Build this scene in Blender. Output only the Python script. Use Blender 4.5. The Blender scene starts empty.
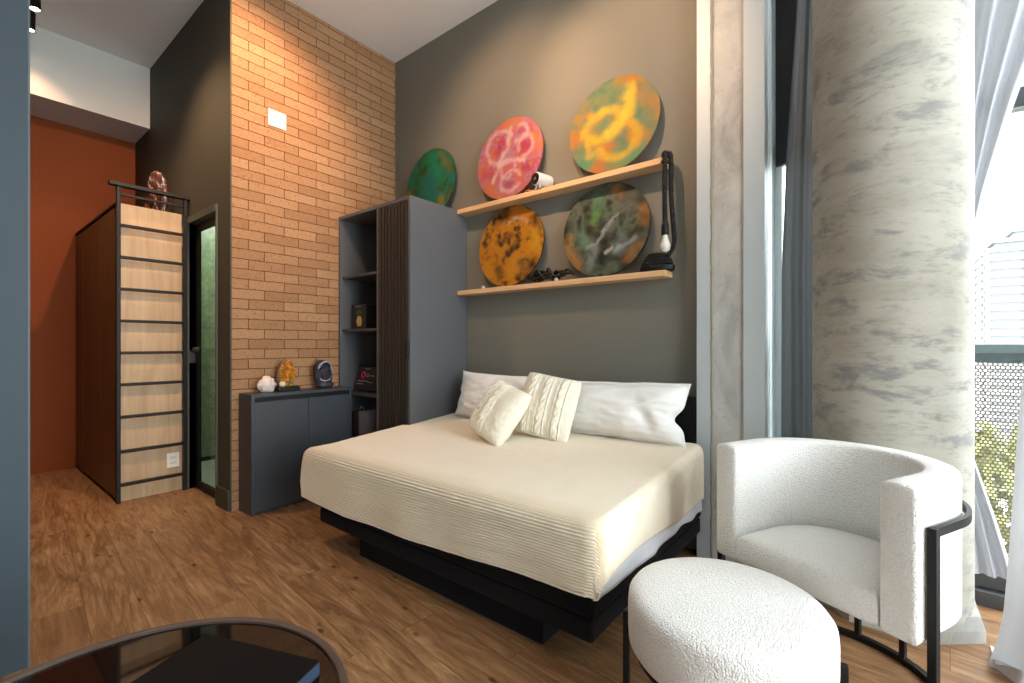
import bpy, bmesh, math, random
import numpy as np
from mathutils import Vector, Matrix, noise as mnoise
random.seed(7)
sc = bpy.context.scene
C = sc.collection
PI = math.pi
R_ = math.radians

# ------------------------------------------------------------------ helpers
def srgb(r, g, b):
    f = lambda c: (c/12.92 if c <= .04045 else ((c+.055)/1.055)**2.4)
    return (f(r/255), f(g/255), f(b/255))

class NT:
    """small wrapper to write node trees tersely"""
    def __init__(s, name):
        s.m = bpy.data.materials.new(name); s.m.use_nodes = True
        s.t = s.m.node_tree; s.t.nodes.clear()
        s.out = s.n('ShaderNodeOutputMaterial')
    def n(s, typ, **kw):
        nd = s.t.nodes.new(typ)
        for k, v in kw.items():
            if hasattr(nd, k) and not k[0].isupper(): setattr(nd, k, v)
            else: nd.inputs[k.replace('_', ' ')].default_value = v
        return nd
    def l(s, a, b): s.t.links.new(a, b)
    def coord(s, scale=(1, 1, 1), rot=(0, 0, 0), loc=(0, 0, 0)):
        tc = s.n('ShaderNodeTexCoord'); mp = s.n('ShaderNodeMapping')
        mp.inputs['Scale'].default_value = scale; mp.inputs['Rotation'].default_value = rot
        mp.inputs['Location'].default_value = loc
        s.l(tc.outputs['Object'], mp.inputs['Vector']); return mp.outputs['Vector']
    def noise(s, vec, scale, detail=4, rough=.55, dist=0):
        nd = s.n('ShaderNodeTexNoise'); nd.inputs['Scale'].default_value = scale
        nd.inputs['Detail'].default_value = detail; nd.inputs['Roughness'].default_value = rough
        nd.inputs['Distortion'].default_value = dist
        s.l(vec, nd.inputs['Vector']); return nd.outputs['Fac']
    def ramp(s, fac, stops, interp='LINEAR'):
        r = s.n('ShaderNodeValToRGB'); e = r.color_ramp; e.interpolation = interp
        while len(e.elements) < len(stops): e.elements.new(.5)
        for el, (p, c) in zip(e.elements, stops):
            el.position = p; el.color = (*c, 1) if not isinstance(c, (int, float)) else (c, c, c, 1)
        s.l(fac, r.inputs['Fac']); return r.outputs['Color']
    def mix(s, fac, a, b, typ='MIX'):
        m = s.n('ShaderNodeMix', data_type='RGBA', blend_type=typ)
        for sock, v in ((0, fac), (6, a), (7, b)):
            if isinstance(v, (int, float)): m.inputs[sock].default_value = v if sock == 0 else (v, v, v, 1)
            elif isinstance(v, tuple): m.inputs[sock].default_value = (*v, 1)
            else: s.l(v, m.inputs[sock])
        return m.outputs[2]
    def math(s, op, a, b=None):
        m = s.n('ShaderNodeMath', operation=op)
        for k, v in ((0, a), (1, b)):
            if v is None: continue
            if isinstance(v, (int, float)): m.inputs[k].default_value = v
            else: s.l(v, m.inputs[k])
        return m.outputs[0]
    def bump(s, h, strength=.3, dist=.01, normal=None):
        b = s.n('ShaderNodeBump'); b.inputs['Strength'].default_value = strength
        b.inputs['Distance'].default_value = dist; s.l(h, b.inputs['Height'])
        if normal: s.l(normal, b.inputs['Normal'])
        return b.outputs['Normal']
    def bsdf(s, color, rough=.5, metal=0, spec=.5, normal=None, emit=None, estr=0, sheen=0, coat=0):
        p = s.n('ShaderNodeBsdfPrincipled')
        for nm, v in (('Base Color', color), ('Roughness', rough), ('Metallic', metal), ('Specular IOR Level', spec),
                      ('Sheen Weight', sheen), ('Coat Weight', coat)):
            if isinstance(v, tuple): p.inputs[nm].default_value = (*v, 1)
            elif isinstance(v, (int, float)): p.inputs[nm].default_value = v
            else: s.l(v, p.inputs[nm])
        if normal: s.l(normal, p.inputs['Normal'])
        if emit: p.inputs['Emission Color'].default_value = (*emit, 1); p.inputs['Emission Strength'].default_value = estr
        s.p = p
        s.l(p.outputs[0], s.out.inputs['Surface']); return s.m

def M(name, col, rough=.5, var=.12, nscale=6, bump=0., bscale=90, bdist=.003, metal=0, spec=.5, sheen=0, coat=0, stretch=(1, 1, 1)):
    t = NT(name); v = t.coord(stretch)
    n = t.noise(v, nscale, 5)
    col = tuple(col)
    c = t.mix(n, tuple(max(0, x*(1-var)) for x in col), tuple(min(1, x*(1+var)) for x in col))
    nm = t.bump(t.noise(v, bscale, 3), bump, bdist) if bump else None
    return t.bsdf(c, rough, metal, spec, nm, sheen=sheen, coat=coat)

def emis(name, col, s):
    t = NT(name); return t.bsdf((.8, .8, .8), .4, emit=col, estr=s)

# ---- geometry
def box(bm, x0, x1, y0, y1, z0, z1, bev=0., seg=2, rot=None, piv=None):
    if x1 < x0: x0, x1 = x1, x0
    if y1 < y0: y0, y1 = y1, y0
    if z1 < z0: z0, z1 = z1, z0
    vs = [bm.verts.new((x, y, z)) for x in (x0, x1) for y in (y0, y1) for z in (z0, z1)]
    F = [(0, 1, 3, 2), (4, 6, 7, 5), (0, 4, 5, 1), (2, 3, 7, 6), (0, 2, 6, 4), (1, 5, 7, 3)]
    fs = [bm.faces.new([vs[i] for i in f]) for f in F]
    if rot is not None:
        bmesh.ops.rotate(bm, verts=vs, cent=piv or ((x0+x1)/2, (y0+y1)/2, (z0+z1)/2), matrix=rot)
    if bev > 0:
        es = set(e for f in fs for e in f.edges)
        bmesh.ops.bevel(bm, geom=list(es), offset=bev, segments=seg, profile=.5, affect='EDGES')

def B(*a, **k):
    bm = bmesh.new(); box(bm, *a, **k); return bm

def tube(bm, pts, r, seg=8, closed=False, caps=True):
    pts = [Vector(p) for p in pts]; n = len(pts)
    rr = r if isinstance(r, (list, tuple)) else [r]*n
    up = None; rings = []
    for i, p in enumerate(pts):
        a = pts[(i-1) % n] if (closed or i > 0) else p
        b = pts[(i+1) % n] if (closed or i < n-1) else p
        t = (b-a).normalized()
        if up is None:
            up = t.orthogonal().normalized()
        up = (up - t*up.dot(t))
        up = up.normalized() if up.length > 1e-6 else t.orthogonal().normalized()
        w = t.cross(up)
        rings.append([bm.verts.new(p + (up*math.cos(q)+w*math.sin(q))*rr[i]) for q in (2*PI*k/seg for k in range(seg))])
    m = n if closed else n-1
    for i in range(m):
        A, D = rings[i], rings[(i+1) % n]
        for k in range(seg):
            bm.faces.new((A[k], A[(k+1) % seg], D[(k+1) % seg], D[k]))
    if caps and not closed:
        bm.faces.new(rings[0][::-1]); bm.faces.new(rings[-1])

def lathe(bm, prof, cen=(0, 0, 0), seg=48, mat=None):
    """profile of (radius, height) about the z axis, optional matrix"""
    cen = Vector(cen); rings = []
    for r, z in prof:
        if r < 1e-6:
            p = Vector((0, 0, z)); rings.append([bm.verts.new((mat @ p if mat else p)+cen)])
        else:
            L = []
            for k in range(seg):
                q = 2*PI*k/seg; p = Vector((r*math.cos(q), r*math.sin(q), z))
                L.append(bm.verts.new((mat @ p if mat else p)+cen))
            rings.append(L)
    for A, D in zip(rings, rings[1:]):
        for k in range(seg):
            k2 = (k+1) % seg
            if len(A) == 1 and len(D) == 1: continue
            if len(A) == 1: bm.faces.new((A[0], D[k2], D[k]))
            elif len(D) == 1: bm.faces.new((A[k], A[k2], D[0]))
            else: bm.faces.new((A[k], A[k2], D[k2], D[k]))

def prism(bm, poly, z0, z1):
    a = [bm.verts.new((x, y, z0)) for x, y in poly]; b = [bm.verts.new((x, y, z1)) for x, y in poly]
    n = len(poly)
    bm.faces.new(a[::-1]); bm.faces.new(b)
    for i in range(n): bm.faces.new((a[i], a[(i+1) % n], b[(i+1) % n], b[i]))

def grid_bm(P, closed_u=False):
    """P: (nu, nv, 3) array"""
    bm = bmesh.new(); nu, nv = P.shape[:2]
    V = [[bm.verts.new(P[i, j]) for j in range(nv)] for i in range(nu)]
    for i in range(nu if closed_u else nu-1):
        for j in range(nv-1):
            i2 = (i+1) % nu
            bm.faces.new((V[i][j], V[i2][j], V[i2][j+1], V[i][j+1]))
    return bm

def obj(name, bm, mat, parent=None, smooth=False, local=False, kind=None, fix=True):
    me = bpy.data.meshes.new(name)
    if fix: bmesh.ops.recalc_face_normals(bm, faces=bm.faces)
    bm.to_mesh(me); bm.free()
    if smooth:
        for p in me.polygons: p.use_smooth = True
    me.materials.append(mat)
    o = bpy.data.objects.new(name, me); C.objects.link(o)
    if parent is not None:
        o.parent = parent
        if not local and not parent.get('_loc'):
            o.matrix_parent_inverse = Matrix.Translation(-parent.location)
    if kind: o['kind'] = kind
    return o

def autosmooth(o, ang=40):
    me = o.data
    for p in me.polygons: p.use_smooth = True
    me.set_sharp_from_angle(angle=math.radians(ang)); return o

def thing(name, label, cat, loc=(0, 0, 0), rotz=None, group=None):
    o = bpy.data.objects.new(name, None); C.objects.link(o)
    o.empty_display_size = .1
    o.location = loc
    o['label'] = label; o['category'] = cat
    if rotz is not None: o.rotation_euler = (0, 0, rotz); o['_loc'] = 1
    if group: o['group'] = group
    return o

def tag(o, label, cat, group=None):
    o['label'] = label; o['category'] = cat
    if group: o['group'] = group
    return o

def struct(name, bm, mat, parent=None, **k):
    return obj(name, bm, mat, parent, kind='structure', **k)

def sub(o, lv, simple=False):
    m = o.modifiers.new('s', 'SUBSURF'); m.levels = lv; m.render_levels = lv
    if simple: m.subdivision_type = 'SIMPLE'
    return o

# ------------------------------------------------------------------ camera
cam = bpy.data.cameras.new('camera'); co = bpy.data.objects.new('camera', cam); C.objects.link(co)
co.location = (0, 0, 1.2); co.rotation_euler = (PI/2, 0, math.atan2(.623, .782))
cam.sensor_width = 36; cam.lens = 461/1024*36; cam.shift_y = 3.5/1024
cam.clip_start = .05; cam.clip_end = 1500
sc.camera = co
vs = sc.view_settings
sc.display_settings.display_device = 'sRGB'
vs.view_transform = 'Standard'; vs.look = 'None'; vs.gamma = 1; vs.exposure = 1.75; vs.use_curve_mapping = False

# ------------------------------------------------------------------ materials
# brick cladding (courses in the Y-Z plane)
t = NT('brick'); tc = t.n('ShaderNodeTexCoord'); sx = t.n('ShaderNodeSeparateXYZ'); t.l(tc.outputs['Object'], sx.inputs[0])
cb = t.n('ShaderNodeCombineXYZ'); t.l(sx.outputs[1], cb.inputs[0]); t.l(sx.outputs[2], cb.inputs[1])
nz = t.n('ShaderNodeTexNoise'); nz.inputs['Scale'].default_value = 9; nz.inputs['Detail'].default_value = 3
t.l(tc.outputs['Object'], nz.inputs['Vector'])
vm = t.n('ShaderNodeVectorMath', operation='MULTIPLY_ADD'); t.l(nz.outputs['Color'], vm.inputs[0])
vm.inputs[1].default_value = (.012, .012, 0); t.l(cb.outputs[0], vm.inputs[2])
br = t.n('ShaderNodeTexBrick'); t.l(vm.outputs[0], br.inputs['Vector'])
br.inputs['Scale'].default_value = 1; br.inputs['Mortar Size'].default_value = .0026; br.inputs['Mortar Smooth'].default_value = .25
br.inputs['Brick Width'].default_value = .262; br.inputs['Row Height'].default_value = .0735
br.inputs['Color1'].default_value = (1, 1, 1, 1); br.inputs['Color2'].default_value = (0, 0, 0, 1); br.inputs['Mortar'].default_value = (.5, .5, .5, 1)
br.offset = .43; br.inputs['Bias'].default_value = 0
bc = t.ramp(br.outputs['Color'], [(0, srgb(158, 120, 87)), (.4, srgb(170, 132, 98)), (.75, srgb(176, 138, 103)), (1, srgb(183, 146, 110))])
fine = t.noise(tc.outputs['Object'], 34, 6, .7)
bc = t.mix(t.math('MULTIPLY', fine, .62), bc, srgb(138, 97, 66))
pits = t.ramp(t.noise(tc.outputs['Object'], 85, 3, .6), [(.57, 0), (.68, 1)])
bc = t.mix(t.math('MULTIPLY', pits, .6), bc, srgb(104, 66, 40))
spk = t.ramp(t.noise(tc.outputs['Object'], 60, 2, .5), [(.66, 0), (.72, 1)])
bc = t.mix(t.math('MULTIPLY', spk, .35), bc, srgb(206, 166, 120))
bc = t.mix(br.outputs['Fac'], bc, srgb(84, 52, 32))
h = t.math('SUBTRACT', t.math('MULTIPLY', fine, .35), br.outputs['Fac'])
h = t.math('SUBTRACT', h, t.math('MULTIPLY', pits, .3))
h = t.math('ADD', h, t.math('MULTIPLY', br.outputs['Color'], .35))
m_brick = t.bsdf(bc, .85, spec=.2, normal=t.bump(h, .9, .006))

# plank floor, boards along X
t = NT('wood_floor'); v = t.coord((1, 1, 1), (0, 0, math.radians(5)))
br = t.n('ShaderNodeTexBrick'); t.l(v, br.inputs['Vector'])
br.inputs['Scale'].default_value = 1; br.inputs['Mortar Size'].default_value = .0009; br.inputs['Brick Width'].default_value = 1.22
br.inputs['Row Height'].default_value = .18; br.offset = .37
br.inputs['Color1'].default_value = (1, 1, 1, 1); br.inputs['Color2'].default_value = (0, 0, 0, 1); br.inputs['Mortar'].default_value = (.4, .4, .4, 1)
# shift grain per board
vadd = t.n('ShaderNodeVectorMath', operation='MULTIPLY_ADD'); t.l(br.outputs['Color'], vadd.inputs[0]); vadd.inputs[1].default_value = (3.7, 5.1, 2.3); t.l(v, vadd.inputs[2])
mp = t.n('ShaderNodeMapping'); mp.inputs['Scale'].default_value = (.75, 5.2, 1); t.l(vadd.outputs[0], mp.inputs['Vector'])
g1 = t.noise(mp.outputs[0], 2.0, 9, .66, 2.4)
mp2 = t.n('ShaderNodeMapping'); mp2.inputs['Scale'].default_value = (1.6, 30, 1); t.l(vadd.outputs[0], mp2.inputs['Vector'])
g2 = t.noise(mp2.outputs[0], 3, 4, .6, .4)
fc = t.ramp(g1, [(.28, srgb(96, 68, 45)), (.42, srgb(132, 97, 65)), (.54, srgb(160, 122, 86)), (.70, srgb(186, 148, 108))])
fc = t.mix(t.ramp(g2, [(.33, .4), (.60, 0)]), fc, srgb(112, 75, 46))
fc = t.mix(t.math('MULTIPLY', br.outputs['Color'], .28), fc, srgb(140, 100, 64))
mp3 = t.n('ShaderNodeMapping'); mp3.inputs['Scale'].default_value = (2.2, 4.6, 1); t.l(vadd.outputs[0], mp3.inputs['Vector'])
vo = t.n('ShaderNodeTexVoronoi'); vo.inputs['Scale'].default_value = 1.7; t.l(mp3.outputs[0], vo.inputs['Vector'])
kn = t.ramp(vo.outputs['Distance'], [(.04, 1), (.11, 0)])
fc = t.mix(t.math('MULTIPLY', kn, .85), fc, srgb(58, 32, 16))
fc = t.mix(br.outputs['Fac'], fc, srgb(70, 44, 26))
m_floor = t.bsdf(fc, t.ramp(g2, [(.3, .5), (.7, .36)]), spec=.4, normal=t.bump(t.math('SUBTRACT', g2, br.outputs['Fac']), .12, .003))

# painted plaster
def paint(name, col, rough=.7, b=.06):
    return M(name, col, rough, .04, 2.5, b, 140, .002, spec=.3)
m_backwall = paint('grey_paint', srgb(115, 114, 105), .65)
m_darkwall = paint('dark_olive_paint', srgb(72, 71, 61), .7)
m_redwall = paint('rust_paint', srgb(132, 62, 16), .7)
m_white = paint('white_paint', srgb(214, 213, 208), .8)
m_ceil = paint('ceiling_paint', srgb(240, 240, 239), .9)
m_blue = paint('blue_grey_paint', srgb(58, 70, 78), .55)
m_roomwall = paint('white_room_paint', srgb(242, 242, 241), .8)
m_alu = M('grey_aluminium', srgb(186, 194, 196), .42, .03, 3, metal=0, spec=.5)
m_alud = M('dark_aluminium', srgb(70, 72, 74), .4, .05, 3)
m_black = M('black_metal', srgb(19, 19, 20), .5, .1, 8, spec=.3)
m_blackgloss = M('black_gloss', srgb(14, 14, 15), .22, .1, 8)

# concrete / lime plaster column
t = NT('plaster_column'); v = t.coord((1, 1, 1.0))
vst = t.coord((1, 1, 2.8), (.12, .0, 0))
a = t.noise(vst, 2.2, 6, .62, .3); b = t.noise(vst, 4.6, 6, .66, .35); c_ = t.noise(v, 1.3, 2)
base = t.ramp(a, [(.25, srgb(160, 155, 142)), (.5, srgb(181, 177, 165)), (.75, srgb(189, 186, 178))])
pm = t.math('MULTIPLY', t.ramp(b, [(.515, 0), (.63, 1)]), t.ramp(c_, [(.36, .15), (.56, 1)]))
col = t.mix(t.math('MULTIPLY', pm, .75), base, srgb(124, 125, 125))
fine = t.noise(t.coord((1, 1, 3.2)), 17, 6, .72)
col = t.mix(t.ramp(fine, [(.53, 0), (.68, .5)]), col, srgb(134, 132, 126))
m_col = t.bsdf(col, .8, spec=.25, normal=t.bump(t.math('ADD', b, fine), .10, .006))
# raw concrete strip
t = NT('raw_concrete'); v = t.coord((1, 1, .55))
a = t.noise(v, 5, 6, .65, .6); b = t.noise(t.coord((1, 1, 1)), 40, 4, .7)
col = t.ramp(a, [(.25, srgb(146, 145, 140)), (.5, srgb(182, 180, 174)), (.75, srgb(204, 201, 193))])
col = t.mix(t.ramp(b, [(.6, 0), (.75, .5)]), col, srgb(118, 114, 106))
m_conc = t.bsdf(col, .85, spec=.25, normal=t.bump(b, .3, .006))

# boucle
t = NT('boucle'); v = t.coord()
vo = t.n('ShaderNodeTexVoronoi'); vo.inputs['Scale'].default_value = 190; t.l(v, vo.inputs['Vector'])
n2 = t.noise(v, 210, 3, .6); n3 = t.noise(v, 70, 2)
hgt = t.math('ADD', t.math('MULTIPLY', vo.outputs['Distance'], -1.0), t.math('ADD', t.math('MULTIPLY', n2, .6), t.math('MULTIPLY', n3, .7)))
col = t.ramp(vo.outputs['Distance'], [(.1, srgb(246, 245, 242)), (.8, srgb(232, 230, 225))])
m_boucle = t.bsdf(col, .95, spec=.1, normal=t.bump(hgt, .7, .005), sheen=.1)

def fabric(name, col, bump=.25, scale=160, rough=.9, wr=0., sheen=.2, var=.05):
    t = NT(name); v = t.coord()
    n = t.noise(v, 5, 4); f = t.noise(v, scale, 3, .6)
    c = t.mix(n, tuple(x*(1-var) for x in col), tuple(min(1, x*(1+var)) for x in col))
    h = f
    if wr: h = t.math('ADD', t.math('MULTIPLY', f, .15), t.math('MULTIPLY', t.noise(v, 7, 3, .5, .8), wr))
    return t.bsdf(c, rough, spec=.15, normal=t.bump(h, bump, .004 if not wr else .03), sheen=sheen)
m_linen = fabric('white_cotton', srgb(247, 246, 244), .25, 300, .85, .5)
m_sheet = fabric('white_sheet', srgb(228, 230, 236), .25, 300, .85, .5)
m_knit = fabric('cream_knit', srgb(242, 235, 216), .35, 240)
m_blanket = fabric('cream_plush', srgb(243, 230, 207), .5, 130, .95, 0, .4, .04)
m_blackfab = fabric('black_fabric', srgb(20, 20, 22), .25, 220, .9, 0, .03)

def translucent(name, col, w):
    t = NT(name); 
    d = t.n('ShaderNodeBsdfDiffuse'); d.inputs['Color'].default_value = (*col, 1)
    tr = t.n('ShaderNodeBsdfTranslucent'); tr.inputs['Color'].default_value = (*col, 1)
    f = t.noise(t.coord(), 300, 2); nb = t.bump(f, .1, .002); t.l(nb, d.inputs['Normal'])
    mx = t.n('ShaderNodeMixShader'); mx.inputs[0].default_value = w
    t.l(d.outputs[0], mx.inputs[1]); t.l(tr.outputs[0], mx.inputs[2]); t.l(mx.outputs[0], t.out.inputs['Surface']); return t.m
m_curtain = translucent('white_curtain', srgb(206, 208, 212), .20)
m_sheer = translucent('white_drape', srgb(192, 194, 200), .05)
m_greycurtain = translucent('grey_curtain', srgb(108, 110, 112), .1)

t = NT('window_glass')
tr = t.n('ShaderNodeBsdfTransparent'); tr.inputs['Color'].default_value = (.97, .985, .98, 1)
gl = t.n('ShaderNodeBsdfGlossy'); gl.inputs['Roughness'].default_value = .02
fr = t.n('ShaderNodeFresnel'); fr.inputs['IOR'].default_value = 1.45
gm = t.n('ShaderNodeNewGeometry'); mx = t.n('ShaderNodeMixShader'); t.l(t.math('MULTIPLY', fr.outputs[0], t.math('SUBTRACT', 1., gm.outputs['Backfacing'])), mx.inputs[0]); t.l(tr.outputs[0], mx.inputs[1]); t.l(gl.outputs[0], mx.inputs[2])
t.l(mx.outputs[0], t.out.inputs['Surface']); m_glass = t.m
t = NT('green_glass')
tr = t.n('ShaderNodeBsdfTransparent'); tr.inputs['Color'].default_value = (.80, .88, .80, 1)
gl = t.n('ShaderNodeBsdfGlossy'); gl.inputs['Roughness'].default_value = .03
fr = t.n('ShaderNodeFresnel'); fr.inputs['IOR'].default_value = 1.15
gm = t.n('ShaderNodeNewGeometry'); mx = t.n('ShaderNodeMixShader'); t.l(t.math('MULTIPLY', fr.outputs[0], t.math('SUBTRACT', 1., gm.outputs['Backfacing'])), mx.inputs[0]); t.l(tr.outputs[0], mx.inputs[1]); t.l(gl.outputs[0], mx.inputs[2])
t.l(mx.outputs[0], t.out.inputs['Surface']); m_gglass = t.m

def wood(name, c0, c1, c2, scale=(2, 2, 14), rough=.5, rot=(0, 0, 0)):
    t = NT(name); v = t.coord(scale, rot)
    a = t.noise(v, 2, 6, .6, 1.0)
    return t.bsdf(t.ramp(a, [(.25, c0), (.5, c1), (.75, c2)]), rough, spec=.35, normal=t.bump(a, .08, .003))
m_pine = wood('pale_birch', srgb(176, 146, 112), srgb(194, 164, 128), srgb(206, 177, 142), (9, 9, .8))
m_shelf = wood('oak_shelf', srgb(196, 156, 112), srgb(212, 174, 130), srgb(224, 188, 146), (1.2, 14, 14))
m_walnut = wood('red_brown_veneer', srgb(88, 60, 36), srgb(102, 71, 43), srgb(114, 81, 50), (8, 8, .7))
m_slat = wood('dark_slat', srgb(40, 33, 27), srgb(52, 43, 35), srgb(64, 53, 43), (20, 20, 1), .5)
m_ward = M('slate_grey_laminate', srgb(88, 91, 95), .5, .04, 3, .04, 200, .001)
m_cab = M('blue_grey_laminate', srgb(60, 65, 71), .42, .04, 3, .04, 200, .001)

# ------------------------------------------------------------------ the room
H = 3.92
struct('floor', B(-6.5, 3.3, -3.0, 3.16, -.1, 0), m_floor)
struct('ceiling', B(-6.5, 3.3, -3.0, 3.2, H, H+.1), m_ceil)
struct('wall_back', B(-3.75, -.81, 2.776, 3.16, 0, H), m_backwall)
# brick cladding wall: X = -3.65
struct('wall_brick', B(-3.745, -3.65, 1.34, 2.776, 0, H), m_brick)
# dark wall with a door opening
DX0, DX1, DZ = -4.50, -3.90, 2.21
bm = bmesh.new()
box(bm, -6.25, DX0, 1.33, 1.402, 0, H); box(bm, DX1, -3.652, 1.33, 1.402, 0, H); box(bm, DX0, DX1, 1.33, 1.402, DZ, H)
struct('wall_dark', bm, m_darkwall)
struct('wall_red', B(-6.25, -6.15, -3.0, 1.33, 0, H), m_redwall)
struct('baseboard_red', B(-6.15, -6.135, -3.0, .86, 0, .12, bev=.003), m_redwall)
struct('baseboard_dark', B(-3.885, -3.66, 1.316, 1.33, 0, .15, bev=.003), m_darkwall)
struct('ceiling_beam', B(-6.15, -5.62, -3.0, 1.33, 3.33, H), m_white)
bm = bmesh.new(); box(bm, -3.1, -2.48, -3.0, .222, 0, H)
struct('wall_left', bm, m_blue)
struct('trim_left', B(-2.486, -2.478, .219, .225, 0, H), paint('corner_bead', srgb(92, 100, 104), .6))
struct('wall_rear', B(-6.25, 3.3, -3.1, -3.0, 0, H), m_roomwall)
bm = bmesh.new(); box(bm, 3.2, 3.3, -3, -.4, 0, H); box(bm, 3.2, 3.3, -.4, 3.16, 3.75, H)
struct('wall_right', bm, m_roomwall)

# pier right of the bed: grey trim, raw concrete, aluminium jamb
struct('trim_pier', B(-.812, -.735, 2.70, 2.80, 0, H, bev=.003), m_alu)
bm = bmesh.new(); box(bm, -.731, -.57, 2.712, 3.16, 0, H)
struct('wall_pier', bm, m_conc)
# ragged mortar bead between trim and concrete
bm = bmesh.new(); pts = []; 
for k in range(150):
    z = .01+k*(H-.02)/149; pts.append((-.731+.004*mnoise.noise((0, 3.1, z*9))+.003*mnoise.noise((5, 1, z*31)), 2.706, z))
tube(bm, pts, [.008+.006*abs(mnoise.noise((9, 0, p[2]*22))) for p in pts], 6)
struct('trim_mortar', bm, M('mortar_bead', srgb(150, 144, 130), .9, .2, 40, .5, 120))
bm = bmesh.new()
box(bm, -.57, -.468, 2.70, 2.74, 0, H, bev=.003)
for y0, y1, x1 in ((2.74, 2.80, -.474), (2.80, 2.812, -.485), (2.812, 2.88, -.474), (2.88, 2.892, -.485), (2.892, 2.96, -.474), (2.96, 3.045, -.478)):
    box(bm, -.57, x1, y0, y1, 0, H)
struct('trim_jamb', bm, m_alu)

# glass wall, Y = 3.03 .. 3.12
bm = bmesh.new()
def rail(x0, x1, z0, z1, y0=3.035, y1=3.115): box(bm, x0, x1, y0, y1, z0, z1, bev=.004)
XW0, XW1 = -.47, 3.2
rail(XW0, XW1, .075, .14); rail(XW0, XW1, 0, .07, 3.0, 3.13); rail(XW0, XW1, H-.1, H)
rail(XW0, XW1, 2.27, 2.36)
for x in (1.25, 2.2, XW1-.03): rail(x-.03, x+.03, .14, H-.1)
w1 = struct('window_1', bm, m_alud)
bm = bmesh.new()
for a, b in ((XW0+.06, 1.22), (1.28, 2.17), (2.23, XW1-.06)):
    for c0, c1 in ((.14, 2.27), (2.36, H-.1)): box(bm, a, b, 3.07, 3.078, c0, c1)
struct('window_pane', bm, m_glass, w1)
bm = bmesh.new()
for z0, z1 in ((0, .1), (2.27, 2.35), (3.65, 3.75)): box(bm, 3.21, 3.28, -.4, 3.0, z0, z1)
for y in (-.37, 1.3, 2.97): box(bm, 3.21, 3.28, y-.03, y+.03, .1, 3.65)
w2 = struct('window_added', bm, m_alud)  # unseen side window, put in and sized for daylight from the right
bm = bmesh.new(); box(bm, 3.24, 3.248, -.34, 2.94, .1, 2.27); box(bm, 3.24, 3.248, -.34, 2.94, 2.35, 3.65)
struct('window_pane', bm, m_glass, w2)

struct('trim_mullion', B(-.57, XW0+.03, 3.046, 3.115, .0, H), m_alu)
# black frame post behind the grey curtain
bm = bmesh.new(); box(bm, -.462, -.33, 2.99, 3.03, 2.22, H-.1)
struct('trim_blind', bm, m_black)
struct('trim_post', B(-.458, -.43, 2.995, 3.03, .0, 2.215, bev=.006), m_alu)

# round column with a faceted foot
CX, CY = .026, 2.75
bm = bmesh.new()
lathe(bm, [(.293, .075), (.2885, .14), (.2885, 1.2), (.2885, 2.4), (.2885, H)], (CX, CY, 0), 96)
cl = struct('column', bm, m_col, smooth=True)
bm = bmesh.new()
for k, (r, z) in enumerate(((.325, 0), (.325, .045), (.293, .1))):
    pass
rr = [(.31, 0), (.31, .05), (.296, .10), (.2, .10)]
rings = []
for r, z in rr:
    rings.append([bm.verts.new((CX+r/math.cos(PI/8)*math.cos(PI/8+k*PI/4), CY-.005+min(1, 1)*r/math.cos(PI/8)*math.sin(PI/8+k*PI/4)*.86, z)) for k in range(8)])
for A, D in zip(rings, rings[1:]):
    for k in range(8): bm.faces.new((A[k], A[(k+1) % 8], D[(k+1) % 8], D[k]))
bm.faces.new(rings[0][::-1])
struct('column_foot', bm, m_conc, cl)

# ---- bathroom door in the dark wall
bm = bmesh.new()
box(bm, DX0-.05, DX0, 1.312, 1.402, 0, DZ+.05, bev=.003); box(bm, DX1, DX1+.02, 1.318, 1.402, 0, DZ+.05, bev=.003)
box(bm, DX0, DX1, 1.312, 1.402, DZ-.005, DZ+.05)
d1 = struct('door_1', bm, M('door_grey', srgb(78, 82, 79), .5, .05, 4))
bm = bmesh.new()
box(bm, DX0, DX0+.055, 1.375, 1.40, 0, DZ-.005); box(bm, DX1-.055, DX1, 1.375, 1.40, 0, DZ-.005)
box(bm, DX0+.055, DX1-.055, 1.375, 1.40, 0, .06); box(bm, DX0+.055, DX1-.055, 1.375, 1.40, DZ-.06, DZ-.005)
struct('door_leaf', bm, m_black, d1)
struct('door_pane', B(DX0+.055, DX1-.055, 1.386, 1.392, .06, DZ-.06), m_gglass, d1)
bm = bmesh.new()
tube(bm, [(DX0+.10, 1.372, 1.16), (DX0+.10, 1.325, 1.16)], .02, 12); tube(bm, [(DX0+.10, 1.33, 1.16), (DX0+.22, 1.33, 1.155)], .011, 10)
struct('door_handle', bm, m_black, d1)
struct('door_hinge', B(DX0-.001, DX0+.006, 1.33, 1.372, 1.05, 1.15), m_alud, d1)
# the little bathroom behind it
t = NT('green_tile'); v = t.coord((1, 1, 1))
n = t.noise(v, 14, 5, .7); col = t.ramp(n, [(.3, srgb(112, 130, 104)), (.55, srgb(142, 158, 130)), (.75, srgb(172, 184, 158))])
m_tile = t.bsdf(col, .35)
bm = bmesh.new(); box(bm, -5.53, -5.43, 1.402, 2.6, 0, 2.6); box(bm, -5.43, -3.75, 2.5, 2.6, 0, 2.6)
struct('wall_bathroom', bm, m_tile)
struct('ceiling_bathroom', B(-5.53, -3.75, 1.402, 2.6, 2.6, 2.66), m_white)
struct('floor_bathroom', B(-5.43, -3.75, 1.402, 2.5, .001, .012), M('pale_tile', srgb(186, 190, 180), .4, .08, 20))
struct('baseboard_bathroom', B(-5.43, -5.41, 1.402, 2.5, .012, .05), m_black)
bl = thing('added_bath_light', 'unseen round lamp added to light the bathroom behind the glass door', 'lamp', (-4.7, 2.0, 2.6))  # unseen glowing disc, added to brighten the bathroom
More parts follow.
